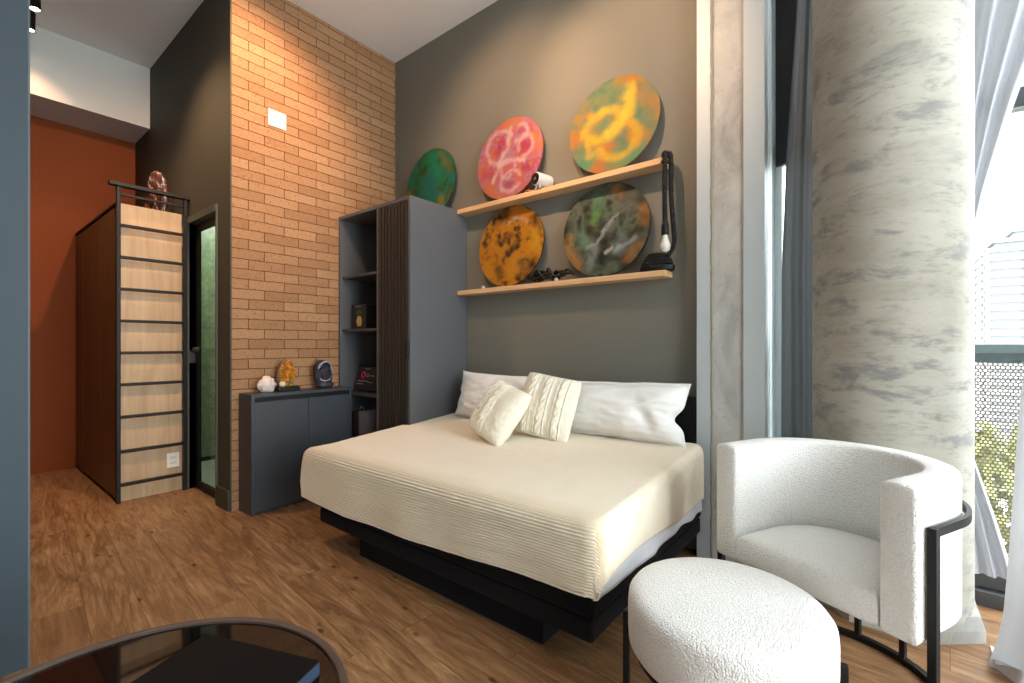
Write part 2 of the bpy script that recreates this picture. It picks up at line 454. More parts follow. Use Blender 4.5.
bm = bmesh.new(); lathe(bm, [(0, 2.56), (.12, 2.56), (.13, 2.575), (.13, 2.6), (0, 2.6)], (-4.7, 2.0, 0), 32)
obj('glow_disc', bm, emis('added_glow', (1, .96, .90), 30), bl)

# wall plates
def plate(name, label, cat, org, w, h, axis='x'):
    th = thing(name, label, cat, org)
    x, y, z = org
    obj('cover', B(x, x+.008, y-w/2, y+w/2, z-h/2, z+h/2, bev=.003), M('white_plastic_'+name, srgb(238, 234, 226), .4, .02), th)
    return th
p = plate('wall_plate', 'square white blank plate high on the brick wall', 'wall plate', (-3.65, 1.66, 2.945), .135, .125)
obj('lip', B(-3.642, -3.638, 1.605, 1.715, 2.895, 2.995, bev=.002), bpy.data.materials['white_plastic_wall_plate'], p)

# ------------------------------------------------------------------ closet with ladder
CXF = -4.55
cl = thing('closet', 'tall red-brown closet with pale wood end panel by the rust wall', 'closet', (-5.3, 1.08, 0))
obj('body', B(-6.14, CXF-.02, .885, 1.31, .0, 2.27), m_walnut, cl)
xs = [-6.145, -5.76, -5.04, CXF-.02]
for a, b in zip(xs, xs[1:]):
    obj('door', B(a+.006, b-.006, .866, .884, .03, 2.255, bev=.002), m_walnut, cl)
bm = bmesh.new(); box(bm, -6.145, CXF-.02, .862, 1.31, 2.271, 2.287); 
for x in xs[1:3]: box(bm, x-.005, x+.005, .868, .885, 0, 2.27)
obj('edge_trim', bm, m_black, cl)
obj('end_panel', B(CXF-.019, CXF, .872, 1.312, 0, 2.288), m_pine, cl)
o = thing('wall_outlet', 'white square power outlet low on the pale wood closet end', 'outlet', (CXF, 1.23, .26))
obj('cover', B(CXF+.001, CXF+.009, 1.185, 1.272, .195, .315, bev=.003), M('outlet_white', srgb(238, 234, 226), .4, .02), o)
bm = bmesh.new()
for zz in (.235, .275): box(bm, CXF+.0085, CXF+.0105, 1.205, 1.252, zz-.012, zz+.012, bev=.002)
obj('socket', bm, M('socket_white', srgb(214, 210, 202), .5, .02), o)

ld = thing('ladder', 'black metal ladder fixed to the pale wood closet end', 'ladder', (CXF+.05, 1.08, 0))
for y in (.872, 1.302):
    obj('rail', B(CXF+.03, CXF+.06, y-.013, y+.013, 0, 2.40, bev=.003), m_black, ld)
for z in (2.11, 1.868, 1.626, 1.383, 1.14, .897, .65, .387, .135):
    obj('rung', B(CXF+.028, CXF+.062, .886, 1.288, z-.011, z+.011, bev=.003), m_black, ld)
bm = bmesh.new()
box(bm, CXF+.02, CXF+.07, .815, 1.33, 2.402, 2.432, bev=.004)
obj('top_rail', bm, m_black, ld)
obj('guard_bar', B(CXF+.036, CXF+.054, .886, 1.288, 2.335, 2.353, bev=.002), m_black, ld)

# ornaments on the closet roof
def ellipsoid(bm, c, r, seg=32, rot=None, amp=0, fr=4):
    res = bmesh.ops.create_uvsphere(bm, u_segments=seg, v_segments=seg//2, radius=1)
    for v in res['verts']:
        p = Vector((v.co.x*r[0], v.co.y*r[1], v.co.z*r[2]))
        if amp: p *= 1+amp*mnoise.noise(v.co*fr+Vector(c))
        if rot: p = rot @ p
        v.co = p+Vector(c)
    return res['verts']
t = NT('streaked_lacquer'); n = t.noise(t.coord((1, 1, .35)), 26, 3, .5, 1.2)
m_streak = t.bsdf(t.ramp(n, [(.40, srgb(24, 16, 17)), (.47, srgb(92, 38, 26)), (.54, srgb(30, 18, 20)), (.61, srgb(170, 152, 142)), (.64, srgb(44, 22, 22))]), .3)
bm = bmesh.new(); ellipsoid(bm, (-4.84, 1.2, 2.49), (.08, .03, .20), 32, Matrix.Rotation(R_(58), 3, 'Z') @ Matrix.Rotation(.1, 3, 'X'))
o = thing('oval_ornament', 'dark oval ornament with red and pale streaks atop the closet', 'ornament', (-4.84, 1.2, 2.29))
obj('shield', bm, m_streak, o, smooth=True)
obj('stand', B(-4.89, -4.79, 1.16, 1.24, 2.287, 2.30, bev=.003), m_black, o)
bm = bmesh.new()
for k, (dx, r) in enumerate(((0, .05), (.085, .055), (.17, .045))):
    pts = [(-5.16+dx+.45*r*math.sin(q), 1.17, 2.287+r*1.5*(1-math.cos(q))*.9+.008) for q in (2*PI*i/24 for i in range(24))]
    tube(bm, pts, .008, 8, True)
tag(obj('ring_ornament', bm, M('copper_brown', srgb(124, 62, 36), .35, .3, 20, metal=.3), smooth=True),
    'row of reddish wire loops beside the oval ornament atop the closet', 'ornament')

# ------------------------------------------------------------------ wardrobe
WX0, WX1, WY0, WY1, WZ = -3.645, -2.69, 2.177, 2.772, 2.30
w = thing('wardrobe', 'tall slate-grey wardrobe with open shelves and a slatted door', 'wardrobe', ((WX0+WX1)/2, 2.47, 0))
bm = bmesh.new()
box(bm, WX0, WX0+.022, WY0, WY1, 0, WZ-.025); box(bm, WX1-.025, WX1, WY0, WY1, 0, WZ-.025)
box(bm, -3.10, -3.078, WY0+.002, WY1, 0, WZ-.025); box(bm, WX0+.022, WX1-.025, WY1-.02, WY1, 0, WZ-.025)
box(bm, WX0, WX1, WY0, WY1, WZ-.025, WZ)
obj('carcass', bm, m_ward, w)
obj('back_liner', B(WX0+.024, -3.102, WY1-.024, WY1-.021, .1, WZ-.03), M('black_liner', srgb(12, 12, 14), .7), w)
for z in (1.79, 1.335, .80, .40):
    obj('shelf', B(WX0+.022, -3.10, WY0+.02, WY1-.025, z-.022, z, bev=.002), M('shelf_%d' % (z*100), srgb(66, 70, 76), .5, .03), w)
bm = bmesh.new()
x0, x1, n = -3.074, -2.718, 9
pw = (x1-x0)/n
for k in range(n):
    box(bm, x0+k*pw+.003, x0+(k+1)*pw-.010, WY0-.002, WY0+.022, .03, WZ-.03, bev=.003)
box(bm, x0, x1, WY0+.018, WY0+.034, .03, WZ-.03)
d = obj('slatted_door', bm, m_slat, w)
obj('pull', B(-2.722, -2.708, WY0-.012, WY0+.004, 1.10, 1.24, bev=.003), m_black, d)

# things on its shelves
bx = thing('gift_box', 'black carton with a pineapple picture on the middle wardrobe shelf', 'box', (-3.47, 2.32, 1.335))
obj('carton', B(-3.575, -3.37, 2.26, 2.36, 1.336, 1.545, bev=.003), M('black_card', srgb(26, 26, 32), .5), bx)
bm = bmesh.new()
for r in range(7):
    for k in range(9):
        q = PI*(k+.5*(r % 2))/9 + PI
        z = 1.36+.085*(r+.5)/7; rr_ = .034*math.sin(PI*(.14+.75*(r+.5)/7))
        x = -3.462+rr_*math.cos(q)
        bmesh.ops.create_icosphere(bm, subdivisions=1, radius=.0085, matrix=Matrix.Translation((x, 2.2585+.001*math.sin(q), z)) @ Matrix.Diagonal((1, .25, 1, 1)))
obj('pineapple_print', bm, M('pineapple_gold', srgb(196, 158, 84), .6, .3, 60), bx)
bm = bmesh.new()
for k in range(7):
    a = (k-3)*.32; L = .075-.008*abs(k-3)
    p0 = Vector((-3.462, 2.2585, 1.44)); dv = Vector((math.sin(a), 0, math.cos(a)))
    pr = Vector((dv.z, 0, -dv.x))
    vsx = [bm.verts.new(p0+dv*L*f_+pr*wd) for f_, wd in ((0, -.006), (.5, -.008), (1, 0), (.5, .008), (0, .006))]
    f1 = bm.faces.new(vsx)
    r_ = bmesh.ops.extrude_face_region(bm, geom=[f1])
    bmesh.ops.translate(bm, verts=[g for g in r_['geom'] if isinstance(g, bmesh.types.BMVert)], vec=(0, -.0012, 0))
obj('leaf_print', bm, M('leaf_green', srgb(72, 104, 46), .6, .3, 50), bx)
obj('title_strip', B(-3.52, -3.43, 2.2575, 2.2595, 1.525, 1.534), M('grey_print', srgb(120, 130, 140), .6, .4, 90, stretch=(3, 1, 1)), bx)

bx = thing('game_box', 'black box with a magenta ring and pale text on the wardrobe shelf', 'box', (-3.38, 2.32, .80))
rx = Matrix.Rotation(math.radians(-14), 3, 'X')
obj('carton', B(-3.575, -3.14, 2.28, 2.40, .812, 1.02, bev=.004, rot=rx, piv=(-3.36, 2.28, .81)), M('black_purple_card', srgb(38, 26, 34), .5), bx)
def on_face(x, z):  # a point on the tilted carton front
    p = rx @ Vector((x+3.36, -.002, z-.81)); return p+Vector((-3.36, 2.28, .81))
bm = bmesh.new(); tube(bm, [on_face(-3.475+.024*math.cos(q), .945+.024*math.sin(q)) for q in (2*PI*k/24 for k in range(24))], .007, 8, True)
obj('ring_mark', bm, M('magenta_print', srgb(214, 40, 96), .5, .05), bx)
m_print = M('pale_print', srgb(176, 160, 166), .6, .1)
for (xa, xb, z) in ((-3.43, -3.39, .95), (-3.425, -3.395, .935), (-3.37, -3.32, .942), (-3.54, -3.40, .893), (-3.40, -3.33, .884), (-3.555, -3.46, .868), (-3.47, -3.39, 1.0)):
    x = xa; bm = bmesh.new(); first = None
    while x < xb:
        l = random.uniform(.008, .02); tube(bm, [on_face(x, z), on_face(min(xb, x+l), z)], .0035, 6); x += l+.006
    obj('text_print', bm, m_print, bx)

bg = thing('paper_bag', 'dark and grey paper bag on the lowest wardrobe shelf', 'bag', (-3.40, 2.31, .40))
bm = bmesh.new(); prism(bm, [(-3.53, 2.24), (-3.40, 2.215), (-3.385, 2.36), (-3.52, 2.38)], .402, .635)
obj('dark_side', bm, M('dark_paper', srgb(60, 56, 54), .7), bg)
bm = bmesh.new(); prism(bm, [(-3.397, 2.214), (-3.29, 2.235), (-3.285, 2.35), (-3.382, 2.36)], .402, .648)
obj('grey_side', bm, M('grey_paper', srgb(104, 99, 95), .7), bg)
bm = bmesh.new(); tube(bm, [(-3.47+.03*math.cos(q), 2.29, .63+.045*math.sin(q)) for q in (PI*k/12 for k in range(13))], .004, 6)
obj('handle', bm, M('cord_grey', srgb(150, 146, 140), .7), bg)

# ------------------------------------------------------------------ low cabinet against the brick
KX, KY0, KY1, KZ = -3.43, 1.385, 2.165, .85
k = thing('sideboard', 'low blue-grey two-door cabinet under the brick wall', 'cabinet', (-3.54, 1.77, 0))
bm = bmesh.new()
box(bm, -3.645, KX, KY0, KY0+.02, 0, KZ-.022); box(bm, -3.645, KX, KY1-.02, KY1, 0, KZ-.022); box(bm, -3.645, KX, KY0, KY1, KZ-.022, KZ, bev=.001)
box(bm, -3.645, KX-.035, KY0+.02, KY1-.02, .0, KZ-.022)
obj('carcass', bm, m_cab, k)
obj('finger_groove', B(KX-.034, KX-.02, KY0+.021, KY1-.021, KZ-.06, KZ-.023), m_black, k)
ym = 1.80
for a, b in ((KY0+.022, ym-.002), (ym+.002, KY1-.022)):
    obj('door', B(KX-.022, KX-.002, a, b, .02, KZ-.055, bev=.002), m_cab, k)

# stones on it
bm = bmesh.new(); bmesh.ops.create_icosphere(bm, subdivisions=4, radius=1)
for v_ in bm.verts:
    p = v_.co.copy(); q = Vector((round(p.x*1.6)/1.6, round(p.y*1.6)/1.6, round(p.z*1.6)/1.6))
    s_ = 1+.16*mnoise.noise(p*2.1+Vector((3, 1, 2)))+.05*mnoise.noise(p*6)
    p = (p*.75+q*.25)*s_
    v_.co = Vector((-3.54+p.x*.045, 1.535+p.y*.062, .852+max(0, .052+p.z*.062)))
tag(obj('quartz_stone', bm, M('rose_quartz', srgb(226, 208, 200), .4, .08, 30, .4, 60), smooth=True), 'small pale pink-white quartz chunk at the cabinet end', 'stone')

g = thing('citrine_geode', 'amber crystal geode on a small black base', 'geode', (-3.54, 1.68, KZ))
obj('base', B(-3.585, -3.49, 1.60, 1.765, KZ+.001, KZ+.032, bev=.006), m_black, g)
bm = bmesh.new(); vv = ellipsoid(bm, (-3.555, 1.68, .975), (.028, .064, .108), 32, Matrix.Rotation(-.06, 3, 'X'), .12, 2)
obj('rind', bm, M('grey_rind', srgb(120, 104, 84), .85, .3, 30, .5, 60), g, smooth=True)
bm = bmesh.new()
for kk in range(150):
    a_ = random.uniform(0, 2*PI); r_ = math.sqrt(random.random())
    y = 1.684+.058*r_*math.cos(a_); z = .98+.10*r_*math.sin(a_)
    nrm = Vector((1, .8*(y-1.684)/.058*.4+random.uniform(-.3, .3), (z-.98)/.1*.4+random.uniform(-.3, .3))).normalized()
    c_ = Vector((-3.545+.026*math.sqrt(max(0, 1-r_*r_)), y, z)); sz = random.uniform(.006, .011)
    q = nrm.to_track_quat('Z', 'Y').to_matrix()
    lathe(bm, [(0, -sz), (sz, 0), (sz*.8, sz*.6), (0, sz*1.5)], c_, 6, q)
t = NT('citrine'); n = t.noise(t.coord(), 40, 3); m_cit = t.bsdf(t.ramp(n, [(.3, srgb(150, 78, 14)), (.5, srgb(206, 130, 34)), (.7, srgb(236, 184, 90))]), .2, spec=.6)
obj('crystals', bm, m_cit, g)
bm = bmesh.new(); ellipsoid(bm, (-3.535, 1.648, .905), (.02, .026, .024), 16, None, .2, 3)
obj('pale_foot', bm, M('calcite', srgb(222, 206, 166), .6, .1, 30), g, smooth=True)

g = thing('amethyst_geode', 'dark oval amethyst geode with pale rim near the wardrobe', 'geode', (-3.54, 1.99, KZ))
def oval(q, ry=.07, rz=.105): return (1.99+ry*math.cos(q), .965+rz*math.sin(q))
bm = bmesh.new(); ellipsoid(bm, (-3.56, 1.985, .965), (.045, .082, .115), 32, Matrix.Rotation(.1, 3, 'X'), .08, 2)
for v_ in bm.verts: v_.co.z = max(v_.co.z, KZ+.001)
obj('rind', bm, M('black_rind', srgb(42, 40, 44), .7, .3, 30, .5, 60), g, smooth=True)
bm = bmesh.new()
pts = []
for i in range(40):
    q = 2*PI*i/40; pts.append((-3.523-.012*abs(math.cos(q)), 1.99+.058*math.cos(q), .985+.078*math.sin(q)+.0*math.cos(q)))
tube(bm, pts, [.008+.003*mnoise.noise(Vector(p)*40) for p in pts], 8, True)
obj('pale_rim', bm, M('agate_rim', srgb(160, 158, 166), .4, .25, 60), g, smooth=True)
bm = bmesh.new()
for kk in range(110):
    a_ = random.uniform(0, 2*PI); r_ = math.sqrt(random.random())
    sz = random.uniform(.005, .009)
    q = Vector((1, random.uniform(-.5, .5), random.uniform(-.5, .5))).normalized().to_track_quat('Z', 'Y').to_matrix()
    lathe(bm, [(0, -sz), (sz, 0), (sz*.8, sz*.5), (0, sz*1.3)], (-3.524, 1.99+.054*r_*math.cos(a_), .985+.072*r_*math.sin(a_)), 6, q)
obj('crystals', bm, M('amethyst', srgb(50, 38, 66), .25, .5, 60, spec=.6), g)
bm = bmesh.new(); ellipsoid(bm, (-3.535, 1.995, .878), (.04, .07, .035), 24, None, .1, 3)
for v_ in bm.verts: v_.co.z = max(v_.co.z, KZ+.001)
obj('foot_stone', bm, M('dark_slate', srgb(50, 52, 54), .6, .2, 40), g, smooth=True)

# ------------------------------------------------------------------ wall shelves
SY = 2.657
for nm, z, x1, lab in (('upper', 2.30, -.995, 'upper pale wood wall shelf beside the wardrobe'), ('lower', 1.64, -.975, 'lower pale wood wall shelf above the bed')):
    tag(obj('wall_shelf', B(-2.688, x1, SY, 2.775, z-.036, z, bev=.003), m_shelf), lab, 'shelf', 'pale wood wall shelves')

# ------------------------------------------------------------------ round paintings (procedurally painted)
def seg_d(px, py, pts):
    d = np.full_like(px, 9.)
    for (x0, y0), (x1, y1) in zip(pts, pts[1:]):
        dx, dy = x1-x0, y1-y0; L = dx*dx+dy*dy+1e-9
        tt = np.clip(((px-x0)*dx+(py-y0)*dy)/L, 0, 1)
        d = np.minimum(d, np.hypot(px-x0-tt*dx, py-y0-tt*dy))
    return d
def vnoise(px, py, f_, off):
    return np.array([mnoise.fractal(Vector((x*f_+off, y*f_-off, off*1.7)), .9, 2.0, 3) for x, y in zip(px, py)])
def ell(cx, cy, rx_, ry_, a0=0, a1=360, n=40, rot=0):
    o = []
    for i in range(n+1):
        q = math.radians(a0+(a1-a0)*i/n); x, y = rx_*math.cos(q), ry_*math.sin(q); r0 = math.radians(rot)
        o.append((cx+x*math.cos(r0)-y*math.sin(r0), cy+x*math.sin(r0)+y*math.cos(r0)))
    return o
def paint_disc(px, py, palette, strokes, seed, freq=2.2, dark=None):
    n1 = vnoise(px, py, freq, seed); n2 = vnoise(px, py, freq*1.1, seed+13.3); n3 = vnoise(px, py, freq*2.6, seed+31)
    wx = px+.05*n3; wy = py+.05*n2
    u = np.clip(.5+.62*n1+.22*n3, 0, .999)*(len(palette)-1)
    i = u.astype(int); fr = (u-i)[:, None]; fr = fr*fr*(3-2*fr)
    pal = np.array([srgb(*c) for c in palette])
    col = pal[i]*(1-fr)+pal[np.minimum(i+1, len(palette)-1)]*fr
    for c, alpha, wd, pts in strokes:
        d = seg_d(wx, wy, pts) if len(pts) > 1 else np.hypot(wx-pts[0][0], wy-pts[0][1])
        a = alpha*np.exp(-(d/wd)**2.6)*(.8+.35*n3); a = np.clip(a, 0, 1)[:, None]
        col = col*(1-a)+np.array(srgb(*c))*a
    return np.clip(col*.62, 0, 1)
t = NT('painted_canvas'); at = t.n('ShaderNodeAttribute'); at.attribute_name = 'paint'
f_ = t.noise(t.coord(), 60, 4, .7)
colr = t.mix(t.math('MULTIPLY', f_, .35), at.outputs['Color'], t.mix(1., at.outputs['Color'], (.55, .55, .5), 'MULTIPLY'))
m_canvas = t.bsdf(colr, .6, spec=.25, normal=t.bump(f_, .15, .002))
def disc(label, x, z0, R, palette, strokes, seed, ybot, freq=2.2, edge=(60, 46, 36)):
    lean = math.asin(min(.3, (2.768-ybot-.004)/(2*R)))
    th = thing('round_painting', label, 'painting', (x, ybot, z0), None, 'round abstract paintings along the shelves')
    rot = Matrix.Rotation(-lean, 3, 'X')     # top leans toward +Y
    base = Vector((x, ybot, z0+.001))
    nr, ns = 56, 168
    pts = [(0., 0.)]+[(R*(i/nr)*math.cos(2*PI*j/ns), R*(i/nr)*math.sin(2*PI*j/ns)) for i in range(1, nr+1) for j in range(ns)]
    P = np.array(pts); colr = paint_disc(P[:, 0]/R, P[:, 1]/R, palette, strokes, seed, freq)
    bm = bmesh.new()
    V = [bm.verts.new(rot @ Vector((a, -.0145, b+R))+base) for a, b in pts]
    for j in range(ns): bm.faces.new((V[0], V[1+j], V[1+(j+1) % ns]))
    for i in range(nr-1):
        for j in range(ns):
            a = 1+i*ns; b = a+ns; j2 = (j+1) % ns
            bm.faces.new((V[a+j], V[b+j], V[b+j2], V[a+j2]))
    # thin turned-back lip so that the picture has thickness
    lip = [bm.verts.new(rot @ Vector((R*math.cos(2*PI*j/ns), -.010, R*math.sin(2*PI*j/ns)+R))+base) for j in range(ns)]
    a = 1+(nr-1)*ns
    for j in range(ns): bm.faces.new((V[a+j], lip[j], lip[(j+1) % ns], V[a+(j+1) % ns]))
    o = obj('canvas', bm, m_canvas, th, smooth=False)
    ca = o.data.color_attributes.new('paint', 'FLOAT_COLOR', 'POINT')
    full = np.ones((len(o.data.vertices), 4), dtype=np.float32); full[:len(P), :3] = colr
    full[len(P):, :3] = colr[a:a+ns]
    ca.data.foreach_set('color', full.ravel())
    bm = bmesh.new()
    m = rot.to_4x4() @ Matrix.Rotation(PI/2, 4, 'X')
    lathe(bm, [(0, 0), (R*.999, 0), (R*.999, .0095), (0, .0095)], base+rot @ Vector((0, 0, R)), 96, (rot @ Matrix.Rotation(PI/2, 3, 'X')))
    obj('rim', bm, M('edge_'+str(seed), srgb(*edge), .6), th)
    return th
R = .315
YB = 2.705
disc('green and teal round painting on top of the wardrobe', -3.10, 2.302, R,
     [(52, 66, 30), (40, 110, 52), (34, 128, 86), (30, 126, 104), (44, 100, 56), (122, 100, 34)],
     [((32, 150, 112), .9, .28, [(.1, .7), (.2, .25)]), ((32, 120, 124), .8, .25, [(.0, .1), (.1, -.35)]), ((150, 122, 40), .85, .14, [(-.85, -.1), (-.8, -.6)]),
      ((168, 132, 36), .85, .14, [(.5, -.55), (.35, -.95)]), ((150, 120, 50), .6, .12, [(.35, .8), (.75, .3)]), ((90, 66, 36), .7, .08, [(-.5, .7), (-.35, .35)]), ((40, 90, 40), .7, .2, [(-.6, .3), (-.5, -.4)])], 1.3, 2.72, 1.6, (40, 52, 34))
disc('pink and white round painting on the upper shelf behind the projector', -2.20, 2.302, R,
     [(220, 124, 70), (216, 118, 104), (212, 110, 134), (196, 138, 156), (206, 84, 124), (214, 140, 70)],
     [((226, 134, 60), .85, .16, [(-.1, .9), (.25, .85)]), ((222, 122, 60), .7, .16, [(-.9, -.2), (-.5, .2)]), ((228, 140, 70), .7, .15, [(.75, .4), (.9, .1)]),
      ((216, 136, 60), .8, .15, [(-.3, -.95), (-.6, -.5)]), ((196, 40, 78), .9, .12, [(-.35, .25), (-.25, .4)]), ((190, 36, 90), .9, .14, [(.35, .15), (.6, .2)]), ((176, 36, 84), .85, .11, [(.45, -.35), (.6, -.4)]),
      ((200, 66, 60), .7, .14, [(-.75, -.25), (-.4, -.3)]), ((146, 96, 130), .8, .15, [(0, -.65)]), ((240, 196, 190), .9, .055, ell(-.3, .35, .42, .42, 30, 300)),
      ((240, 204, 196), .9, .06, [(.0, .75), (-.05, .3), (-.3, -.1), (-.45, -.5)]), ((240, 206, 204), .85, .06, [(-.3, -.1), (.2, -.05), (.5, -.15)]),
      ((238, 194, 190), .85, .05, ell(.3, .55, .25, .2, -120, 100)), ((236, 190, 196), .8, .05, ell(0, -.25, .22, .25, 0, 300)), ((238, 196, 196), .8, .05, ell(.1, -.6, .3, .25, 20, 330)), ((236, 190, 190), .8, .05, ell(.5, .2, .22, .25, -100, 200))], 4.7, YB, 2.4, (120, 66, 50))
disc('yellow and green round painting with a bold looped stroke on the upper shelf', -1.345, 2.302, R,
     [(84, 132, 98), (100, 136, 96), (128, 138, 104), (170, 140, 70), (194, 136, 54), (172, 122, 56)],
     [((92, 160, 116), .9, .24, [(-.5, -.6), (-.55, -.75)]), ((96, 158, 110), .9, .22, [(.1, -.75), (.5, -.8)]), ((110, 146, 96), .8, .2, [(-.2, .65), (.15, .8)]), ((120, 142, 110), .8, .16, [(.7, .55), (.8, .0)]),
      ((206, 124, 40), .85, .18, [(-.85, -.05), (-.7, .0)]), ((206, 126, 44), .8, .16, [(.25, .92), (.4, .9)]), ((206, 134, 46), .75, .16, [(.7, .3), (.85, .2)]), ((214, 120, 40), .8, .17, [(-.05, -.45), (-.3, -.9)]),
      ((104, 146, 104), .8, .15, [(-.15, .05), (-.3, -.0)]), ((238, 200, 40), .95, .11, ell(-.18, .06, .45, .28, 0, 360, 40, 12)), ((244, 214, 60), .97, .13, [(.38, .66), (.34, .3), (.2, .0), (-.05, -.18)]), ((238, 202, 50), .85, .11, [(.38, .5), (.4, .1)]),
      ((232, 188, 36), .85, .09, ell(.15, -.35, .42, .35, -160, 60)), ((228, 172, 36), .8, .08, [(.35, -.1), (.6, -.25), (.55, -.6)]), ((228, 184, 50), .8, .08, [(-.55, -.2), (-.5, -.5), (-.2, -.55)])], 8.2, YB, 2.0, (96, 72, 48))
disc('orange and black round painting on the lower shelf', -2.19, 1.642, .31,
     [(60, 46, 24), (120, 84, 26), (196, 128, 28), (216, 140, 30), (190, 120, 26), (84, 70, 34)],
     [((36, 32, 26), .95, .2, [(-.45, .75), (-.2, .8)]), ((210, 120, 34), .8, .15, [(.1, .85), (.4, .7)]), ((44, 38, 26), .85, .12, [(.7, .6), (.85, .3)]), ((224, 168, 28), .85, .17, [(.75, .2), (.75, -.1)]),
      ((224, 150, 34), .9, .17, [(-.75, -.45), (-.4, -.85)]), ((226, 150, 34), .85, .16, [(.1, -.75), (.2, -.4)]), ((204, 190, 160), .7, .05, ell(.2, .48, .3, .16, 20, 160)), ((70, 62, 40), .8, .12, [(-.3, -.55), (-.25, -.75)]), ((40, 36, 26), .8, .1, [(-.2, .15), (.0, .25)]), ((84, 80, 60), .8, .12, [(.4, -.5), (.45, -.6)]), ((50, 44, 26), .75, .13, [(.05, -.1), (.2, .0)]), ((40, 34, 28), .7, .13, [(.75, -.45), (.6, -.8)])], 12.9, YB, 3.2, (48, 36, 22))
disc('dark grey-green round painting on the lower shelf next to the pendant bulb', -1.40, 1.642, .31,
     [(34, 38, 30), (58, 66, 52), (82, 92, 74), (102, 112, 100), (62, 80, 62), (38, 40, 36)],
     [((186, 132, 66), .8, .13, [(.85, .35), (.9, .05)]), ((180, 122, 60), .7, .13, [(.55, -.65), (.8, -.45)]), ((190, 138, 76), .75, .12, [(-.85, -.1), (-.85, -.3)]), ((196, 134, 60), .8, .14, [(-.6, -.7), (-.75, -.5)]), ((176, 120, 56), .7, .14, [(.2, .85), (.35, .75)]),
      ((92, 140, 104), .85, .13, [(-.15, .65), (-.2, .25)]), ((96, 150, 60), .8, .1, [(-.2, .35), (-.25, .2)]), ((110, 150, 124), .8, .13, [(-.55, -.05), (-.4, -.3)]), ((30, 30, 26), .9, .13, [(.05, -.25), (.0, -.55)]), ((34, 32, 26), .85, .12, [(.45, .8), (.8, .5)]), ((70, 30, 22), .6, .1, [(-.3, .0)]),
      ((112, 114, 100), .8, .17, [(.35, .45), (.6, .6)]), ((30, 30, 24), .8, .09, [(-.1, .2), (.0, .05)]), ((176, 184, 188), .8, .045, [(.25, .3), (.0, -.05), (-.2, -.3), (-.4, -.35)]), ((120, 134, 140), .7, .12, [(.35, -.2), (.4, -.5)]), ((170, 184, 190), .8, .06, [(.3, -.5), (.7, -.25)]), ((150, 160, 166), .7, .1, [(-.2, -.4), (-.3, -.75)]), ((220, 214, 204), .9, .04, [(.05, -.5), (.2, -.42)])], 17.4, YB, 2.6, (52, 48, 36))

# ------------------------------------------------------------------ small things on the shelves
pj = thing('mini_projector', 'white cylindrical mini projector with black lens on the upper shelf', 'projector', (-1.87, 2.695, 2.30), math.radians(78))
# local frame: axis along -X, resting on two feet
my = Matrix.Rotation(-PI/2, 3, 'Y')
m_pw = M('white_gloss_plastic', srgb(206, 204, 200), .3, .02)
bm = bmesh.new(); lathe(bm, [(0, -.075), (.036, -.075), (.045, -.066), (.047, -.04), (.047, .062), (.043, .07), (.038, .072), (.038, .066), (0, .066)], (0, 0, .066), 40, my)
# face points to local -X
autosmooth(obj('shell', bm, m_pw, pj))
bm = bmesh.new(); lathe(bm, [(0, .0735), (.015, .0735), (.017, .0725), (.0405, .0725), (.0405, .067)], (0, 0, .066), 40, my)
autosmooth(obj('lens_face', bm, m_blackgloss, pj))
bm = bmesh.new(); lathe(bm, [(0, .0755), (.009, .0745), (.0125, .0732)], (0.0, .0, .066), 24, my)
obj('lens', bm, M('lens_glass', srgb(150, 150, 150), .1, .1, metal=.6), pj, smooth=True)
for x, y in ((-.045, -.024), (-.045, .024), (.045, -.022), (.045, .022)):
    bm = bmesh.new(); tube(bm, [(x, y*.6, .026), (x, y, .001)], .006, 8)
    obj('foot', bm, m_pw, pj)
bm = bmesh.new(); tube(bm, [(-2.02+.02*i, 2.68-.006*math.sin(i*.8), 2.306+.012*math.sin(i*.9)**2) for i in range(9)], .004, 8)
tag(obj('orange_cord', bm, M('orange_cord', srgb(214, 130, 90), .5), smooth=True), 'thin orange cord lying on the upper shelf beside the projector', 'cord')

# tangle of shiny black cord
bm = bmesh.new(); rnd = random.Random(3)
for k in range(7):
    cx_, cz = -1.80+rnd.uniform(-.11, .11), 1.668+rnd.uniform(0, .02); r1, r2 = rnd.uniform(.05, .09), rnd.uniform(.012, .032)
    ph = rnd.uniform(0, 6); pts = []
    for i in range(40):
        q = 2*PI*i/40
        pts.append((cx_+r1*math.cos(q), 2.69+.018*math.sin(q+ph), max(1.648, cz+r2*math.sin(2*q+ph)*.8+.012*math.sin(3*q)+.012)))
    tube(bm, pts, .0085, 8, True)
tag(obj('cord_tangle', bm, m_blackgloss, smooth=True), 'tangle of shiny black cord on the lower shelf between two paintings', 'cord')
for x, lab in ((-2.41, 'tiny white clip at the left end of the lower shelf'), (-1.735, 'tiny white clip in front of the shiny black cord tangle')):
    bm = bmesh.new(); box(bm, x-.014, x+.014, 2.66, 2.672, 1.641, 1.656, bev=.003); tube(bm, [(x-.01, 2.666, 1.654), (x, 2.666, 1.661), (x+.01, 2.666, 1.654)], .003, 6)
    tag(obj('cable_clip', bm, m_pw), lab, 'clip', 'cable clips on the lower shelf')

